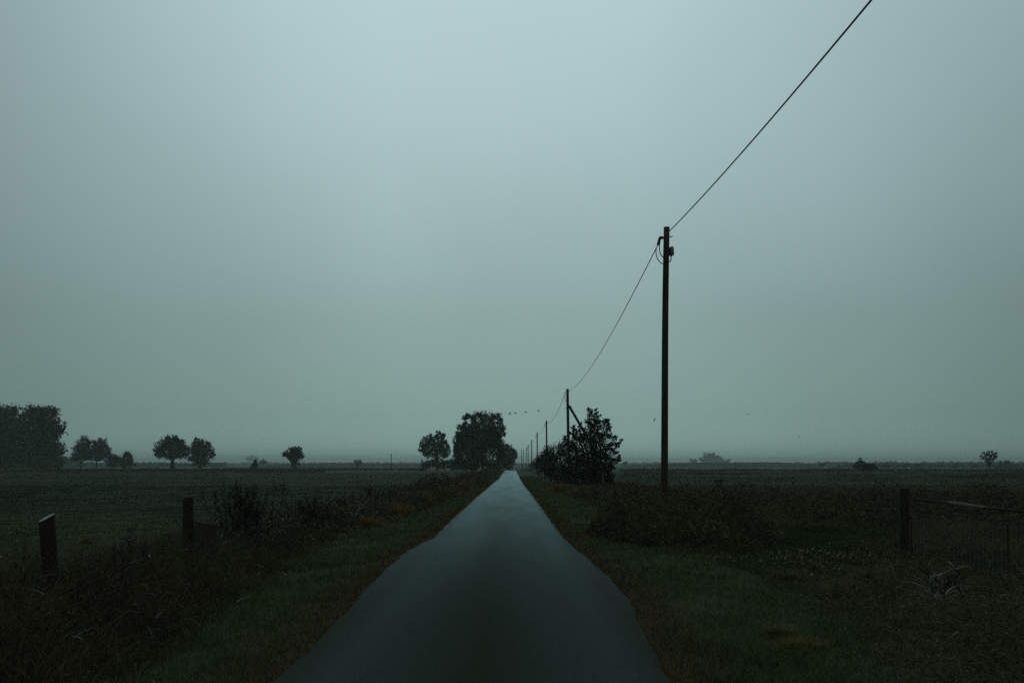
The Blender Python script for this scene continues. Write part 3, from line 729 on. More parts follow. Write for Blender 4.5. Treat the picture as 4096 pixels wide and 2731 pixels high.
def hl(x, y):      # height of the left ditch weeds
    b = wb_left(y); t = np.clip((b - x) / 0.9, 0, 1)
    base = np.interp(y, [7, 10, 12.5, 14.5, 17, 22, 30, 45, 60, 100, 250], [0.80, 0.92, 0.78, 0.6, 0.52, 0.6, 0.62, 0.75, 0.7, 0.85, 1.0])
    far = np.clip((x - (b - 3.2)) / 0.8, 0, 1)
    return base * (0.25 + 0.75 * t) * (0.7 + 0.45 * np.clip(hnoise(x * 1.9, y * 1.3) + 0.25, 0, 1.3)) * (0.3 + 0.7 * far)
weed_mass("ditch_weeds", "dark brown weeds filling the near left roadside ditch", (-7.5, -2.5, 6.6, 20, lambda x, y: (x < wb_left(y) + rng.normal(size=len(x)) * 0.15) & (x > wb_left(y) - 3.0)),
          hl, 200000, 34000, 0.022)
weed_mass("ditch_weeds", "brown weeds in the left ditch further along the lane", (-7.5, -2.0, 20, 62, lambda x, y: (x < wb_left(y) + rng.normal(size=len(x)) * 0.2) & (x > wb_left(y) - 2.6)),
          hl, 110000, 26000, 0.075, stem_w=0.012)
weed_mass("ditch_weeds", "brown weeds along the left of the lane up to the willow", (-7.5, -1.5, 62, 290, lambda x, y: (x < wb_left(y) + rng.normal(size=len(x)) * 0.3) & (x > wb_left(y) - 3.4)),
          hl, 60000, 14000, 0.2, stem_w=0.035)

def mound(x, y):   # bramble mound around the main pole
    r = np.hypot((x - 3.9) / 2.1, (y - 23.5) / 4.2)
    return np.clip(1 - r ** 2, 0, 1) ** 0.5
def hr(x, y):
    t = np.clip((x - wb_right(y)) / 1.1, 0, 1)
    base = np.interp(y, [7, 9, 12, 14.5, 16, 19, 22, 26, 30, 36, 42, 60], [0.62, 0.55, 0.42, 0.26, 0.24, 0.32, 0.3, 0.5, 0.8, 0.95, 0.8, 0.4])
    nz = 0.6 + 0.6 * np.clip(hnoise(x * 1.5 + 2, y * 1.1 + 4) + 0.3, 0, 1.3)
    return np.maximum(base * (0.2 + 0.8 * t) * nz, 1.05 * mound(x, y) * (0.85 + 0.2 * nz))
weed_mass("bramble_thicket", "dark tangled brambles in the near right foreground", (2.2, 11, 6.6, 14.5, lambda x, y: x > wb_right(y) + rng.normal(size=len(x)) * 0.25),
          hr, 250000, 32000, 0.022, "bramble", "brambles", 0.006, 1.3)
weed_mass("bramble_thicket", "dark brambles behind the litter patch, in front of the gate", (2.2, 13, 14.5, 26, lambda x, y: (x > wb_right(y) + rng.normal(size=len(x)) * 0.2) & ((hnoise(x * 0.7, y * 0.5) > -0.25) | (mound(x, y) > 0)) & ~((np.hypot((x - 6.8) / 2.0, (y - 22.5) / 2.6) < 1) & (mound(x, y) <= 0))),
          hr, 190000, 30000, 0.036, "bramble", "brambles", 0.008, 1.2)
weed_mass("bramble_thicket", "dark bramble mound around the foot of the main telephone pole", (1.6, 6.2, 19, 28, lambda x, y: mound(x, y) > 0.02),
          hr, 120000, 9000, 0.055, "bramble", "brambles", 0.008, 0.9)
weed_mass("bramble_thicket", "long dark band of brambles at the near edge of the right field", (2.4, 30, 26, 46, lambda x, y: (x > wb_right(y)) & (hnoise(x * 0.35 + 1, y * 0.4) + rng.normal(size=len(x)) * 0.2 > -0.45 + np.clip((y - 38) / 8, 0, 1))),
          hr, 220000, 26000, 0.085, "weed", "brambles", 0.013, 0.8)
weed_mass("ditch_weeds", "low brown weeds between the lane and the tall shrub on the right", (2.0, 9, 44, 78, lambda x, y: x > wb_right(y) + rng.normal(size=len(x)) * 0.2),
          lambda x, y: 0.4 * (0.6 + 0.6 * np.clip(hnoise(x, y) + .3, 0, 1.3)), 60000, 12000, 0.11, "weed", "weeds", 0.018, 0.8)

# countable tufts, bushes and reeds
def tuft(name, label, cat, x, y, rad, h, n, w, mat, bend=0.9, group=None, lv=0, leaf=0.06, seg=4):
    root_z = float(ground_z(x, y))
    n = max(200, int(n * 0.6))
    a = rng.uniform(0, 2 * np.pi, n); r = np.minimum(np.abs(rng.normal(size=n)) * 0.5, rng.uniform(0.5, 0.95, n)) * rad
    p = np.stack([np.cos(a) * r, np.sin(a) * r, np.zeros(n)], 1)
    hh = h * (0.25 + 0.9 * np.exp(-(r / rad) ** 2 * 1.5))
    g = [blades(p, hh, w, bend, seg, dirs=a + rng.normal(size=n) * 0.8)]
    if lv:
        q = rng.normal(size=(lv, 3)) * np.array([rad * 0.5, rad * 0.5, h * 0.25]) + np.array([0, 0, h * 0.5]); q = q[q[:, 2] > 0]
        g.append(leaves(q, leaf, 0.4))
    o = part(name, merge(g), M[mat]); o.location = (x, y, root_z)
    return tag(o, label, cat, group)

def XY(px_, py_):  # ground point under a photo pixel
    d = EYE * F / (py_ - 1860); return (px_ - 2048) / F * d, d
for (px_, py_, rad, h, n, lb) in (
    (2460, 2130, 0.42, 0.42, 1500, "rusty orange grass tuft left of the dark bramble mound, with a tall stalk"),
    (2540, 2120, 0.32, 0.42, 900, "rusty grass tuft pressed against the left side of the bramble mound"),
    (2235, 1972, 1.1, 0.65, 900, "pale rusty grass tuft at the foot of the roadside hedge"),
    (2320, 1985, 0.9, 0.55, 700, "pale rusty grass tuft at the foot of the tall shrub"),
    (3010, 2140, 0.45, 0.28, 900, "ochre grass tuft right of the bramble mound"),
    (3075, 2155, 0.5, 0.24, 900, "ochre grass patch beside the green clearing in the right field"),
    (1480, 2112, 0.5, 0.36, 1100, "bright rusty grass tuft in the left ditch, nearest the bend of the verge"),
    (1385, 2085, 0.3, 0.5, 600, "small rusty grass tuft half hidden in the left ditch weeds"),
    (1600, 2068, 0.5, 0.5, 900, "rusty grass tuft in the left ditch left of the dark round bush"),
    (1690, 2020, 0.7, 0.55, 900, "rusty grass tuft in the left ditch below the dark round bush"),
    (1790, 1990, 0.8, 0.55, 900, "rusty grass tuft right of the dark round bush on the left"),
    (1850, 1965, 1.0, 0.65, 900, "large rusty grass tuft beyond the dark round bush on the left"),
    (800, 2235, 0.22, 0.34, 500, "small ochre grass tuft in front of the low picket panel"),
    (880, 2290, 0.35, 0.26, 700, "ochre grass tuft at the edge of the left verge below the reeds"),
    (345, 2175, 0.14, 0.18, 220, "tiny ochre tuft right of the slant-topped fence post"),
    (3520, 2330, 0.35, 0.25, 700, "ochre grass tuft among the brambles below the gate"),
    (3360, 2395, 0.3, 0.22, 700, "ochre grass tuft at the edge of the right brambles"),
    (3150, 2330, 0.4, 0.2, 900, "ochre patch of grass below the golden fallen leaves"),
    (3200, 2600, 0.38, 0.12, 1300, "ochre dry patch at the bottom right, by the bramble edge"),
    (3110, 2545, 0.3, 0.12, 900, "ochre dry patch just above the bottom right verge"),
    ):
    x, y = XY(px_, py_)
    tuft("grass_tuft", lb, "grass tuft", x, y, rad, h, n, 0.004 + y * 0.00025, "ochre" if "ochre" in lb else "deadgrass", group="rusty and ochre grass tufts")

make_tree("round_bush", "dark round leafless-looking bush in the left ditch, before the willow", "bush", 1735, 64,
          [(1680, 1930, 18), (1705, 1912, 18), (1735, 1905, 20), (1770, 1908, 20), (1795, 1922, 16), (1690, 1945, 22), (1730, 1935, 28), (1770, 1940, 26), (1720, 1958, 20), (1760, 1960, 18)], leaf=0.09, dens=0.8, mat="weed", shape="bush", trunk_r=0.03, aspect=0.4)

def reed(name, label, x, y, stems, h, spread=0.25, mat="reedleaf", group=None, plume=True, darkstem="darkstalk", lean=0.15):
    root = empty(name, (x, y, float(ground_z(x, y))), label, "reed", group)
    g1, g2, g3 = [], [], []
    for k in range(stems):
        bx, by = rng.normal() * spread, rng.normal() * spread
        hh = h * rng.uniform(0.6, 1.0); lx, ly = rng.normal() * lean, rng.normal() * lean
        p = [(bx, by, 0), (bx + lx * 0.3 * hh, by + ly * 0.3 * hh, hh * 0.5), (bx + lx * hh, by + ly * hh, hh)]
        g1.append(tube(p, [0.006, 0.005, 0.003], 5, cap=False))
        m = rng.integers(8, 14)
        for q in range(m):
            t = rng.uniform(0.2, 0.95); z = hh * t
            a = rng.uniform(0, 2 * np.pi)
            pp = np.array([[bx + lx * t * hh, by + ly * t * hh, z]])
            g2.append(blades(pp, rng.uniform(0.10, 0.28), 0.019, rng.uniform(0.8, 2.6), 4, dirs=np.array([a]), curl=1.3))
        if plume and k < stems * 0.4:
            q = rng.normal(size=(60, 3)) * np.array([0.025, 0.025, 0.06]) + np.array(p[-1]); g3.append(leaves(q, 0.035, 0.3))
    tag(part("stalks", g1, M[darkstem], root), kind="stuff")
    tag(part("foliage", g2, M[mat], root), kind="stuff")
    if g3: tag(part("plumes", g3, M[darkstem], root), kind="stuff")
    return root
def at(px_, d): return ((px_ - 2048) / F * d, d)
RG = "reed clumps along the left ditch"
x, y = at(985, 18.6); reed("reed_clump", "tallest dark reed clump on the left, right of the low picket panel", x, y, 60, 1.28, 0.2, mat="darkstalk", group=RG)
x, y = at(1010, 18.2); reed("reed_clump", "bushy lower reeds with pale leaves at the foot of the tallest reed clump", x, y, 22, 0.75, 0.28, group=RG)
x, y = at(900, 17.5); reed("reed_clump", "sparse reeds with one bright leaf between the picket panel and the tallest clump", x, y, 8, 0.62, 0.2, group=RG)
x, y = at(1235, 24); reed("reed_clump", "bent dark reed clump right of the tallest one on the left", x, y, 22, 0.95, 0.15, mat="darkstalk", group=RG, lean=0.3)
x, y = at(1300, 24.5); reed("reed_clump", "few thin upright reeds right of the bent reed clump", x, y, 5, 0.85, 0.12, mat="darkstalk", group=RG)
x, y = at(1150, 22); reed("reed_clump", "thin green reeds left of the bent reed clump", x, y, 7, 0.65, 0.2, group=RG)
x, y = at(1400, 27); reed("reed_clump", "mixed reeds with long side leaves near the small leaning post", x, y, 14, 0.8, 0.4, group=RG)
x, y = at(1520, 34); reed("reed_clump", "pale-leaved reeds beside the far short fence post in the left ditch", x, y, 18, 0.85, 0.5, group=RG)
x, y = at(1620, 40); reed("reed_clump", "pale-leaved reeds left of the dark round bush", x, y, 16, 0.85, 0.5, group=RG)
x, y = at(470, 12.6); reed("reed_clump", "thin bare stalks between the two nearest left fence posts", x, y, 6, 0.75, 0.12, mat="darkstalk", group=RG)
x, y = at(588, 13.2); reed("reed_clump", "thin bare stalks just left of the flat-topped fence post", x, y, 6, 0.72, 0.1, mat="darkstalk", group=RG)
x, y = at(4060, 11.0); reed("reed_clump", "arching grey-green reeds at the right frame edge below the gate", x, y, 9, 0.6, 0.4, group="reeds by the right brambles", lean=0.4, plume=False)
x, y = at(3800, 11.5); reed("reed_clump", "arching reeds with broad leaves in front of the gate bars", x, y, 6, 0.4, 0.5, mat="darkstalk", group="reeds by the right brambles", lean=0.5, plume=False)
x, y = at(2900, 24); reed("reed_clump", "thin dark sprigs leaning out of the right side of the bramble mound", x, y, 8, 1.1, 0.4, mat="darkstalk", group="reeds by the right brambles", lean=0.5, plume=False)

# loose pale blades lying in the weeds (nobody could count them)
def fallen(name, label, regions, mat, cat="dead leaves"):
    g = []
    for (x0, x1, y0, y1, n, ln, w, hf) in regions:
        x, y = scatter(x0, x1, y0, y1, n)
        z = ground_z(x, y) + hf(x, y) * rng.uniform(0.5, 1.02, len(x))
        g.append(blades(np.stack([x, y, z], 1), ln * 0.35, w, 2.4, 4, curl=1.2))
    o = part(name, merge(g), M[mat]); return tag(o, label, cat, kind="stuff")
fallen("fallen_leaves", "pale grey-green reed leaves lying over the dark weeds", [
    (3.4, 7.5, 7, 13.5, 420, 0.16, 0.011, hr), (4.2, 8, 13, 17, 90, 0.18, 0.010, hr), (-7, -3.0, 7.5, 16, 170, 0.26, 0.013, hl), (-6, -3.4, 22, 50, 600, 0.22, 0.010, hl), (-3.9, -2.7, 25, 42, 500, 0.12, 0.008, lambda x, y: 0.08 + 0 * x)], "reedleaf")
fallen("fallen_leaves", "straw-coloured blades scattered in the weeds on both sides", [
    (3.2, 7.5, 7, 13.5, 150, 0.10, 0.006, hr), (-7, -3.0, 7.5, 16, 80, 0.10, 0.006, hl), (-6, -3.2, 18, 50, 260, 0.16, 0.010, hl)], "straw")
n = 420
x = rng.normal(size=n) * 0.75 + 4.9; y = 16.0 + (x - 4.9) * -0.5 + rng.normal(size=n) * 0.8
z = hr(x, y) * rng.uniform(0.5, 1.0, n) + 0.03
tag(part("fallen_leaves", leaves(np.stack([x, y, z], 1), 0.042, 0.4), M["litter"]), "golden fallen leaves heaped left of the gate on the right", "fallen leaves", kind="stuff")

# ------------------------------------------------------------------ fence posts, gate, picket
def fence_post(name, label, x, y, h, r, slant=0.0, lean=(0, 0), pale=False, square=False, group=None, side_tab=False):
    root = empty(name, (x, y, float(ground_z(x, y))), label, "post", group)
    n = 6; sides = 14
    V, Q = [], []
    for i in range(n + 1):
        t = i / n
        for k in range(sides):
            a = 2 * math.pi * k / sides
            rr = r * (1.05 - 0.06 * t) * (1 + 0.05 * math.sin(3 * a + 1) + 0.03 * math.sin(7 * a + 5 * t))
            zx = math.cos(a)
            z = h * t - 0.15 * (1 - t) + slant * zx * t ** 3
            V.append((math.cos(a) * rr + lean[0] * t, math.sin(a) * rr + lean[1] * t, z + slant * 0.75 * math.sin(a) * t ** 3))
    for i in range(n):
        for k in range(sides):
            k2 = (k + 1) % sides
            Q.append([i * sides + k, i * sides + k2, (i + 1) * sides + k2, (i + 1) * sides + k])
    part("shaft", (np.array(V), np.array(Q)), M["post"], root)
    top = V[n * sides:(n + 1) * sides]; c = tuple(np.mean(np.array(top), 0))
    TV = [c] + [(vx, vy, vz + 0.001) for vx, vy, vz in top]
    TQ = [[0, 1 + k, 1 + (k + 1) % sides, 1 + (k + 2) % sides] for k in range(0, sides, 2)]
    part("cut_top", (np.array(TV), np.array(TQ)), M["cut"] if pale else M["post"], root)
    return root
PG = "old fence posts along the left ditch"
x, y = at(222, 10.2); fence_post("fence_post", "thick leaning fence post with a pale slanted cut top, nearest on the left", x, y, 1.12, 0.078, slant=0.035, lean=(-0.07, -0.05), pale=True, group=PG)
x, y = at(747, 15.3); fence_post("fence_post", "upright flat-topped weathered fence post beside the low picket panel", x, y, 1.15, 0.080, slant=0.004, lean=(0.02, 0), group=PG)
x, y = at(1206, 23.6); fence_post("fence_post", "short dark fence post sunk in the weeds beside the bent reed clump", x, y, 0.70, 0.075, group=PG)
x, y = at(1360, 30); fence_post("fence_post", "short dark fence post in the ditch, between the reeds and the far post", x, y, 0.62, 0.075, group=PG)
x, y = at(1478, 34.7); fence_post("fence_post", "furthest visible fence post in the left ditch, beside pale-leaved reeds", x, y, 0.86, 0.09, group=PG)

def picket_panel():
    x0, y0 = at(770, 15.4); x1, y1 = at(868, 14.6)
    root = empty("picket_panel", (x0, y0, 0), "low weathered picket panel right of the flat-topped fence post", "fence panel")
    zt0 = EYE - (2090 - 1860) / F * 15.4; zt1 = EYE - (2110 - 1860) / F * 14.6
    for k in range(17):
        t = k / 16
        zt = zt0 + (zt1 - zt0) * t + rng.normal() * 0.004
        part("picket", box(((x1 - x0) * t, (y1 - y0) * t, zt / 2), (0.014, 0.012, zt)), M["post"], root)
    part("top_rail", tube([(0, 0, zt0 + 0.014), (x1 - x0, y1 - y0, zt1 + 0.014)], 0.014, 6), M["post"], root)
    part("lower_rail", tube([(0, 0.03, 0.3), (x1 - x0, y1 - y0 + 0.03, 0.28)], 0.012, 6), M["post"], root)
picket_panel()

x, y = at(3618, 17.8); fence_post("gate_post", "thick dark gate post in the right field, left of the rail with a pale stretch", x, y, 1.22, 0.088, slant=0.0)
x, y = at(3646, 15.6); fence_post("fence_stake", "thin pale-topped stake under the left end of the gate rail", x, y, 0.78, 0.016, pale=True, group="thin stakes by the gate")
x, y = at(4030, 14.4); fence_post("fence_stake", "thin pale-topped stake near the right end of the gate", x, y, 0.82, 0.016, pale=True, group="thin stakes by the gate")

def gate():
    root = empty("field_gate", (6.85, 15.5, 0), "low field gate with one long top rail and thin vertical bars on the right", "gate")
    def rail(px_, py_):
        d = 17.2 - (px_ - 3660) / 436.0 * 3.4
        return P(px_, py_, d) - np.array([6.85, 15.5, 0])
    a, b, c, d_ = rail(3655, 1998), rail(3800, 2010), rail(3938, 2029), rail(4110, 2046)
    part("top_rail", tube([a, b, c, d_], [0.022, 0.02, 0.019, 0.019], 8), M["wood_pole"], root)
    part("pale_pipe", tube([b, c], [0.031, 0.028], 10), M["pipe"], root, smooth=True)
    for k in range(28):
        t = k / 27
        p = a + (d_ - a) * t
        zt = 0.86 - 0.04 * math.sin(t * 9)
        part("vertical_bar", tube([(p[0], p[1], 0.02), (p[0] + rng.normal() * 0.01, p[1], zt)], 0.006, 5), M["metal"], root)
    part("lower_rail", tube([(a[0], a[1], 0.86), (d_[0], d_[1], 0.84)], 0.010, 6), M["metal"], root)
gate()

# ------------------------------------------------------------------ telephone poles and wires
def curve_pts(fn, n): return [fn(i / (n - 1)) for i in range(n)]
def bez(p0, p1, p2, p3, n=14):
    p0, p1, p2, p3 = map(lambda v: np.array(v, float), (p0, p1, p2, p3))
    return [p0 * (1 - t) ** 3 + 3 * p1 * t * (1 - t) ** 2 + 3 * p2 * t * t * (1 - t) + p3 * t ** 3 for t in np.linspace(0, 1, n)]

def pole_shaft(h, lean, r0, r1):
    pts = [(lean * t * t * 0.6 + lean * t * 0.4 + 0.008 * math.sin(t * 6), 0.004 * math.sin(t * 5 + 1), -0.3 * (1 - t) + h * t) for t in np.linspace(0, 1, 12)]
    return tube(pts, list(np.linspace(r0, r1, 12)), 20)

H1 = 7.55
def main_pole():
    x0, y0 = 3.765, 24.7
    root = empty("telephone_pole", (x0, y0, 0), "nearest and tallest wooden telephone pole, with a small grey box near its top", "pole", "wooden telephone poles along the lane")
    lean = 0.075
    part("shaft", pole_shaft(H1, lean, 0.092, 0.073), M["wood_pole"], root, smooth=True)
    k = 24.7 / F                        # metres per photo pixel at this distance
    def q(px_, py_, dy=0.0): return np.array([(px_ - 2048) * k - x0, dy, EYE - (py_ - 1860) * k])
    part("bolt", [tube([q(2679, 948), q(2691, 946)], 0.011, 8), tube([q(2679, 947), q(2682, 947)], 0.022, 8)], M["metal"], root)
    hook = part("hook", [tube([q(2655, 953), q(2648, 950), q(2642, 950), q(2638, 956), q(2642, 958)], [0.026, 0.03, 0.042, 0.04, 0.03], 8)], M["metal"], root)
    part("clamp", [tube([q(2641, 955), q(2637, 962), q(2634, 975), q(2632, 981)], [0.026, 0.036, 0.042, 0.03], 8)], M["metal"], hook)
    part("drip_loop", [tube(bez(q(2638, 962), q(2638, 1005, -0.02), q(2632, 1015, -0.05), q(2658, 1040, -0.09)), 0.011, 6)], M["cable"], root)
    part("drip_loop", [tube(bez(q(2626, 990), q(2618, 1015, -0.02), q(2628, 1058, -0.05), q(2660, 1061, -0.088)), 0.011, 6)], M["cable"], root)
    jb = part("junction_box", [box(q(2688, 1006, -0.01), (0.088, 0.09, 0.175), 0.0, 0.12), box(q(2687, 989, -0.01), (0.07, 0.075, 0.03), 0.0, 0.3), box(q(2685, 1022, -0.01), (0.055, 0.07, 0.045))], M["greybox"], root)
    part("bracket", box(q(2679.5, 1006), (0.03, 0.06, 0.2)), M["metal"], root)
    part("lead_in_cable", tube(bez(q(2684, 1025), q(2685, 1045), q(2681, 1050), q(2672, 1047, -0.07)), 0.013, 6), M["cable"], jb)
    return root
main_pole()
HK1 = np.array([(2640 - 2048) / F * 24.7, 24.7, EYE + (1860 - 956) / F * 24.7])

def small_pole_proto(name, x0, y0, h, lean, label, r=0.088, loops=True):
    root = empty(name, (x0, y0, 0), label, "pole", "wooden telephone poles along the lane")
    part("shaft", pole_shaft(h, lean, r * 1.15, r * 0.95), M["wood_pole"], root, smooth=True)
    top = np.array([lean, 0, h])
    part("bolt", tube([top + (r * 0.9, 0, -0.26), top + (r * 0.9 + 0.10, 0, -0.25)], 0.012, 6), M["metal"], root)
    part("hook", tube([top + (-r * 0.8, 0, -0.27), top + (-0.17, 0, -0.25), top + (-0.19, 0, -0.36)], [0.022, 0.034, 0.02], 7), M["metal"], root)
    if loops:
        a = top + (-0.18, 0, -0.33)
        part("drip_loop", tube(bez(a, a + (-0.09, 0, -0.3), a + (-0.12, 0, -0.62), a + (0.02, 0, -0.66)) + bez(a + (0.02, 0, -0.66), a + (0.08, 0, -0.6), a + (0.03, 0, -0.2), a), 0.011, 5), M["cable"], root)
    return root
poles = [  # px at top, distance, px row of the top, lean, label
    (2270, 77, 1555, -0.10, "second telephone pole, with the slanting brace down into the tall shrub"),
    (2186, 132, 1682, -0.02, "third telephone pole, rising out of the hedge left of the braced pole"),
    (2149, 179, 1729, 0.0, "fourth telephone pole, its foot hidden where the hedge gets low"),
    (2127, 230, 1758, 0.05, "fifth telephone pole, just left of the low hedge end"),
    (2113, 283, 1777, 0.05, "sixth telephone pole, upright, right of the leaning one"),
    (2108, 331, 1789, 0.42, "seventh telephone pole, leaning slightly to the right"),
    (2095, 378, 1799, 0.35, "eighth thin telephone pole between the leaning one and the furthest"),
    (2087, 400, 1797, 0.10, "furthest thin telephone pole, leftmost of the row at the end of the lane")]
tops = [HK1]
for i, (px_, d, py_, lean, lb) in enumerate(poles):
    xt = (px_ - 2048) / F * d; h = EYE + (1860 - py_) / F * d
    root = small_pole_proto("telephone_pole", xt - lean, d, h, lean, lb, r=0.105 if i == 0 else 0.10, loops=(i < 4))
    tops.append(np.array([xt - 0.18, d, h - 0.33]))
    if i == 0:
        k = d / F
        b0 = P(2276, 1622, d) - np.array([xt - lean, d, 0]); b1 = P(2345, 1742, d) - np.array([xt - lean, d, 0])
        dr = (b1 - b0) / (b0[2] - b1[2])
        br_ = part("brace", tube([b0 + (0, -0.02, 0), b0 + dr * (b0[2] + 0.2)], [0.095, 0.10], 14), M["wood_pole"], root, smooth=True)
        part("brace_bolt", tube([b0 + (0.22, 0, -0.08), b0 + (-0.34, 0, -0.22)], 0.018, 6), M["metal"], br_)

def wire(name, label, a, b, sag, r, n=40):
    a = np.array(a, float); b = np.array(b, float)
    pts = [a + (b - a) * t + np.array([0, 0, -4 * sag * t * (1 - t)]) for t in np.linspace(0, 1, n)]
    V, Q = tube([p - a for p in pts], r, 6)
    o = part(name, (V, Q), M["cable"], smooth=True); o.location = tuple(a)
    return tag(o, label, "wire", "telephone wires from pole to pole")
wire("telephone_wire", "nearest thick wire rising from the main pole to the upper right frame edge", HK1 + np.array([0.04, 0, 0.0]), (3.62, -26.5, 7.3), 1.05, 0.0125, 60)
lbs = ["sagging wire from the main pole down to the braced pole", "short sagging wire from the braced pole to the third pole", "wire from the third pole to the fourth pole", "wire from the fourth pole to the fifth pole",
       "wire from the fifth pole to the sixth pole", "wire from the sixth pole to the leaning seventh pole", "wire from the leaning seventh pole to the eighth pole", "wire between the two furthest poles of the row"]
for i in range(8):
    a = tops[i].copy(); b = tops[i + 1].copy()
    if i == 0: a = a + np.array([-0.05, 0, -0.14])
    b = b + np.array([0.26, 0, 0.12])
    wire("telephone_wire", lbs[i], a, b, [0.62, 0.75, 0.7, 0.6, 0.6, 0.5, 0.4, 0.1][i], 0.0125 if i == 0 else 0.016)

# the power line across the left horizon
GP2 = "thin poles of the far left line"
pd = 470
for px_, lb in ((1198, "thin far pole hidden beside the trunk of the lone round tree"), (1565, "thin far pole standing alone in front of the left dike")):
    p = P(px_, 1860, pd); h = EYE + (1860 - 1815) / F * pd
    root = empty("wire_pole", (p[0], pd, 0), lb, "pole", GP2)
    part("shaft", pole_shaft(h, 0.0, 0.19, 0.15), M["wood_pole"], root)
    part("insulator", [tube([(-0.35, 0, h - 0.25), (0.35, 0, h - 0.25)], 0.07, 6), tube([(0, 0, h - 0.05), (0, 0, h + 0.25)], 0.09, 6)], M["metal"], root)
ht = EYE + (1860 - 1817) / F * pd
pw = [P(p_, 1860, pd)[0] for p_ in (830, 1198, 1565, 1930)]
for i, lb in enumerate(("thin far wire left of the lone round tree", "thin sagging far wire between the lone round tree and the far pole", "thin far wire from the far pole towards the spreading tree")):
    wire("power_wire", lb, (pw[i], pd, ht), (pw[i + 1], pd, ht), 0.75, 0.022)

# ------------------------------------------------------------------ shed, sign, animals, birds
def shed():
    d = 270; c = P(1965, 1860, d); s = d / F
    root = empty("field_shed", (c[0], d, 0), "small dark shed with a pale pitched roof half hidden under the willow", "shed")
    w, l, hw, hr_ = 5.2, 7.0, 2.2, 1.3
    part("wall", box((0, 0, hw / 2), (w, l, hw)), M["wall"], root)
    V = np.array([(-w / 2 - .3, -l / 2 - .3, hw - .05), (0, -l / 2 - .3, hw + hr_), (w / 2 + .3, -l / 2 - .3, hw - .05), (w / 2 + .3, -l / 2 - .3, hw - .15), (0, -l / 2 - .3, hw + hr_ - .12), (-w / 2 - .3, -l / 2 - .3, hw - .15)])
    V2 = V + np.array([0, l + .6, 0])
    V = np.concatenate([V, V2])
    Q = [[0, 1, 7, 6], [1, 2, 8, 7], [5, 11, 10, 4], [4, 10, 9, 3], [0, 5, 4, 1], [1, 4, 3, 2], [6, 7, 10, 11], [7, 8, 9, 10], [2, 3, 9, 8], [0, 6, 11, 5]]
    part("roof", (V, np.array(Q)), M["roof"], root)
    part("gable", (np.array([(-w / 2, -l / 2 - .01, hw), (w / 2, -l / 2 - .01, hw), (0.05, -l / 2 - .01, hw + hr_ - .1), (-0.05, -l / 2 - .01, hw + hr_ - .1)]), np.array([[0, 1, 2, 3]])), M["roof"], root)
    part("door", box((1.0, -l / 2 - 0.04, 0.98), (1.0, 0.06, 1.95)), M["bark"], root)
shed()
def sign():
    d = 190; p = P(1940.5, 1870, d)
    root = empty("sign_board", (p[0], d, 0), "small bright white board in the weeds below the willow", "sign")
    part("board", box((0, 0, p[2]), (0.44, 0.03, 0.21)), M["white"], root)
    part("post", box((0, 0.05, p[2] / 2 - 0.05), (0.05, 0.05, p[2] + 0.0)), M["post"], root)
sign()

def ellipsoid_loft(profile, sides=10):
    """profile: list of (x, z, rz, ry) along the body"""
    V, Q = [], []
    for (x, z, rz, ry) in profile:
        for k in range(sides):
            a = 2 * math.pi * k / sides
            V.append((x, math.cos(a) * ry, z + math.sin(a) * rz))
    n = len(profile)
    for i in range(n - 1):
        for k in range(sides):
            k2 = (k + 1) % sides
            Q.append([i * sides + k, i * sides + k2, (i + 1) * sides + k2, (i + 1) * sides + k])
    return np.array(V, float), np.array(Q)

def sheep(px_, py_, d, label, rz, s=1.0):
    p = P(px_, py_, d)
    z0 = max(0.0, float(ground_z(p[0], d)))
    g = [ellipsoid_loft([(-0.58, 0.62, 0.02, 0.02), (-0.52, 0.62, 0.18, 0.15), (-0.25, 0.62, 0.27, 0.24), (0.1, 0.63, 0.28, 0.25), (0.38, 0.66, 0.23, 0.2), (0.5, 0.76, 0.15, 0.12), (0.62, 0.84, 0.12, 0.09), (0.8, 0.78, 0.07, 0.06), (0.86, 0.76, 0.01, 0.01)])]
    for lx in (-0.4, 0.35):
        for ly in (-0.12, 0.12):
            g.append(tube([(lx, ly, 0.5), (lx + 0.02, ly, 0.28), (lx, ly, 0.0)], [0.06, 0.035, 0.03], 6))
    o = part("sheep", g, M["wool"]); o.location = (p[0], d, z0); o.rotation_euler = (0, 0, rz); o.scale = (s, s, s)
    return tag(o, label, "sheep", "pale grazing animals in the far right field")
sheep(3301, 1872, 345, "pale animal grazing alone at the right end of the right dike", 0.1, 1.15)
sheep(3632, 1877, 345, "left of two tiny pale animals in the far right field", 2.9, 0.7)
sheep(3639, 1876, 348, "right of two tiny pale animals in the far right field", 0.5, 0.7)

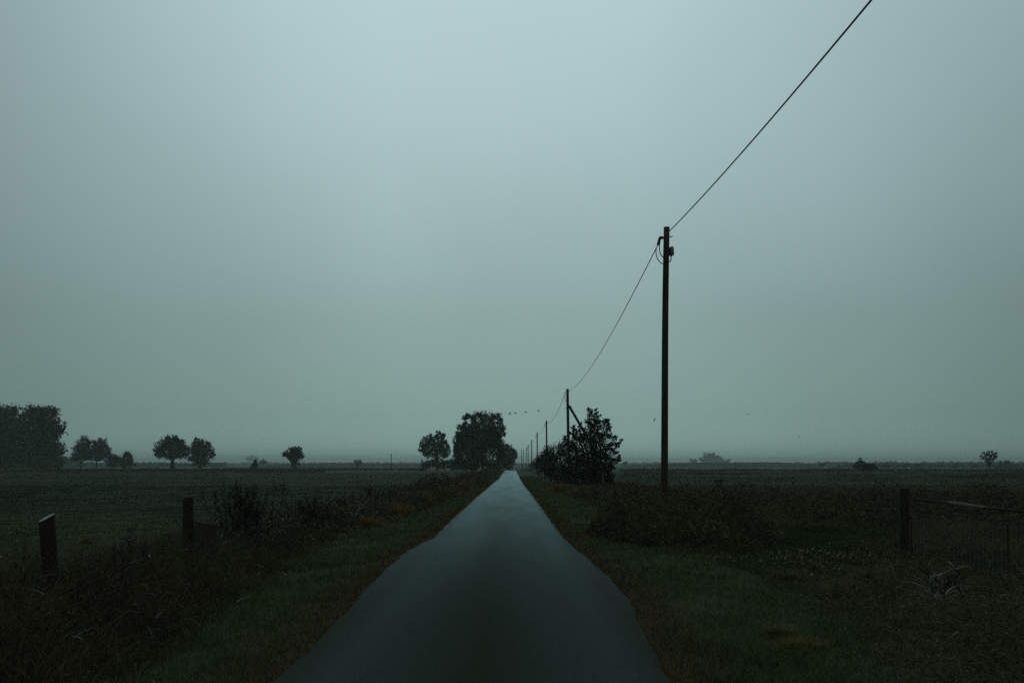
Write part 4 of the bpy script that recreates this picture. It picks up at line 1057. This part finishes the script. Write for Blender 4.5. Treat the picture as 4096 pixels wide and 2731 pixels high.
def bird(name, label, px_, py_, d, span, up, sweep, heading, length=0.95, neck=True, roll=0.0, tip_up=None, group=None):
    """body along local +x (head at +x); wings raised by angle up, swept back"""
    p = P(px_, py_, d)
    L_ = length
    prof = [(-0.5 * L_, 0.0, 0.004, 0.03), (-0.38 * L_, 0.0, 0.02, 0.05), (-0.2 * L_, -0.005, 0.06, 0.065), (0.0, -0.01, 0.085, 0.085), (0.14 * L_, 0, 0.06, 0.06), (0.24 * L_, 0.015, 0.03, 0.03)]
    prof += [(0.42 * L_, 0.02, 0.022, 0.022), (0.47 * L_, 0.022, 0.03, 0.026), (0.51 * L_, 0.02, 0.015, 0.014), (0.56 * L_, 0.015, 0.004, 0.004)] if neck else [(0.3 * L_, 0.02, 0.03, 0.025), (0.38 * L_, 0.01, 0.004, 0.004)]
    g = [ellipsoid_loft(prof)]
    tu = up if tip_up is None else tip_up
    for sgn in (-1, 1):
        n = 7; V = []; yy, zz = 0.03, 0.02
        for i in range(n):
            t = i / (n - 1)
            if i:
                an = up + (tu - up) * t
                yy += span / 2 / (n - 1) * math.cos(an); zz += span / 2 / (n - 1) * math.sin(an)
            ch = 0.22 * L_ * 1.25 * (1 - t ** 2.2 * 0.85)
            xc = 0.06 * L_ - sweep * t ** 1.5
            th = 0.016 * (1 - t * 0.7)
            V += [(xc + ch * 0.5, sgn * yy, zz), (xc + ch * 0.1, sgn * yy, zz + th), (xc - ch * 0.5, sgn * yy, zz), (xc + ch * 0.1, sgn * yy, zz - th)]
        Q = [[i * 4 + k, i * 4 + (k + 1) % 4, (i + 1) * 4 + (k + 1) % 4, (i + 1) * 4 + k] for i in range(n - 1) for k in range(4)]
        Q.append([(n - 1) * 4 + k for k in range(4)])
        g.append((np.array(V), np.array(Q)))
    o = part(name, g, M["feather"]); o.location = tuple(p); o.rotation_euler = (roll, 0, heading)
    return tag(o, label, "bird", group)
R = math.radians
GG = "geese flying left in a loose line"
bird("goose", "first goose of the line, wings raised high, nearest the willow", 2039, 1656, 235, 1.3, R(62), 0.30, R(180), group=GG, tip_up=R(48))
bird("goose", "second goose of the line, wings half raised", 2062, 1653, 235, 1.3, R(48), 0.30, R(182), group=GG, tip_up=R(10))
bird("goose", "third goose of the line, long neck and wings level", 2103, 1648, 235, 1.2, R(28), 0.22, R(180), group=GG, tip_up=R(14))
bird("goose", "last goose of the line, nearest the telephone poles, wings lowered", 2154, 1642, 240, 1.2, R(30), 0.2, R(195), group=GG, tip_up=R(-45), roll=R(14))
bird("bird", "bird with raised wings just left of the main pole", 2617, 1681, 190, 1.2, R(66), 0.28, R(186), length=0.5, group="single birds over the right field", tip_up=R(50))
bird("bird", "bird with drooping curved wings right of the main pole", 2990, 1656, 230, 1.05, R(25), 0.25, R(118), length=0.4, neck=False, group="single birds over the right field", tip_up=R(-70))
bird("bird", "smallest bird, low over the right horizon", 3199, 1744, 230, 0.75, R(30), 0.1, R(100), length=0.3, neck=False, group="single birds over the right field", tip_up=R(0))

# ------------------------------------------------------------------ the misty air
HZ = 5200.0
me = quad_mesh("haze", *box((0, 0, 15.5), (2 * HZ, 2 * HZ, 34)))
hm = bpy.data.materials.new("mist")
hm.use_nodes = True
t = hm.node_tree; t.nodes.clear()
o_ = t.nodes.new("ShaderNodeOutputMaterial"); pv = t.nodes.new("ShaderNodeVolumePrincipled")
pv.inputs["Color"].default_value = (0.80, 1.0, 0.93, 1)
pv.inputs["Density"].default_value = 0.00042
pv.inputs["Anisotropy"].default_value = 0.35
t.links.new(pv.outputs[0], o_.inputs["Volume"])
hz = link("haze", me, hm)
tag(hz, kind="stuff", label="thin even mist lying over the fields", cat="mist")
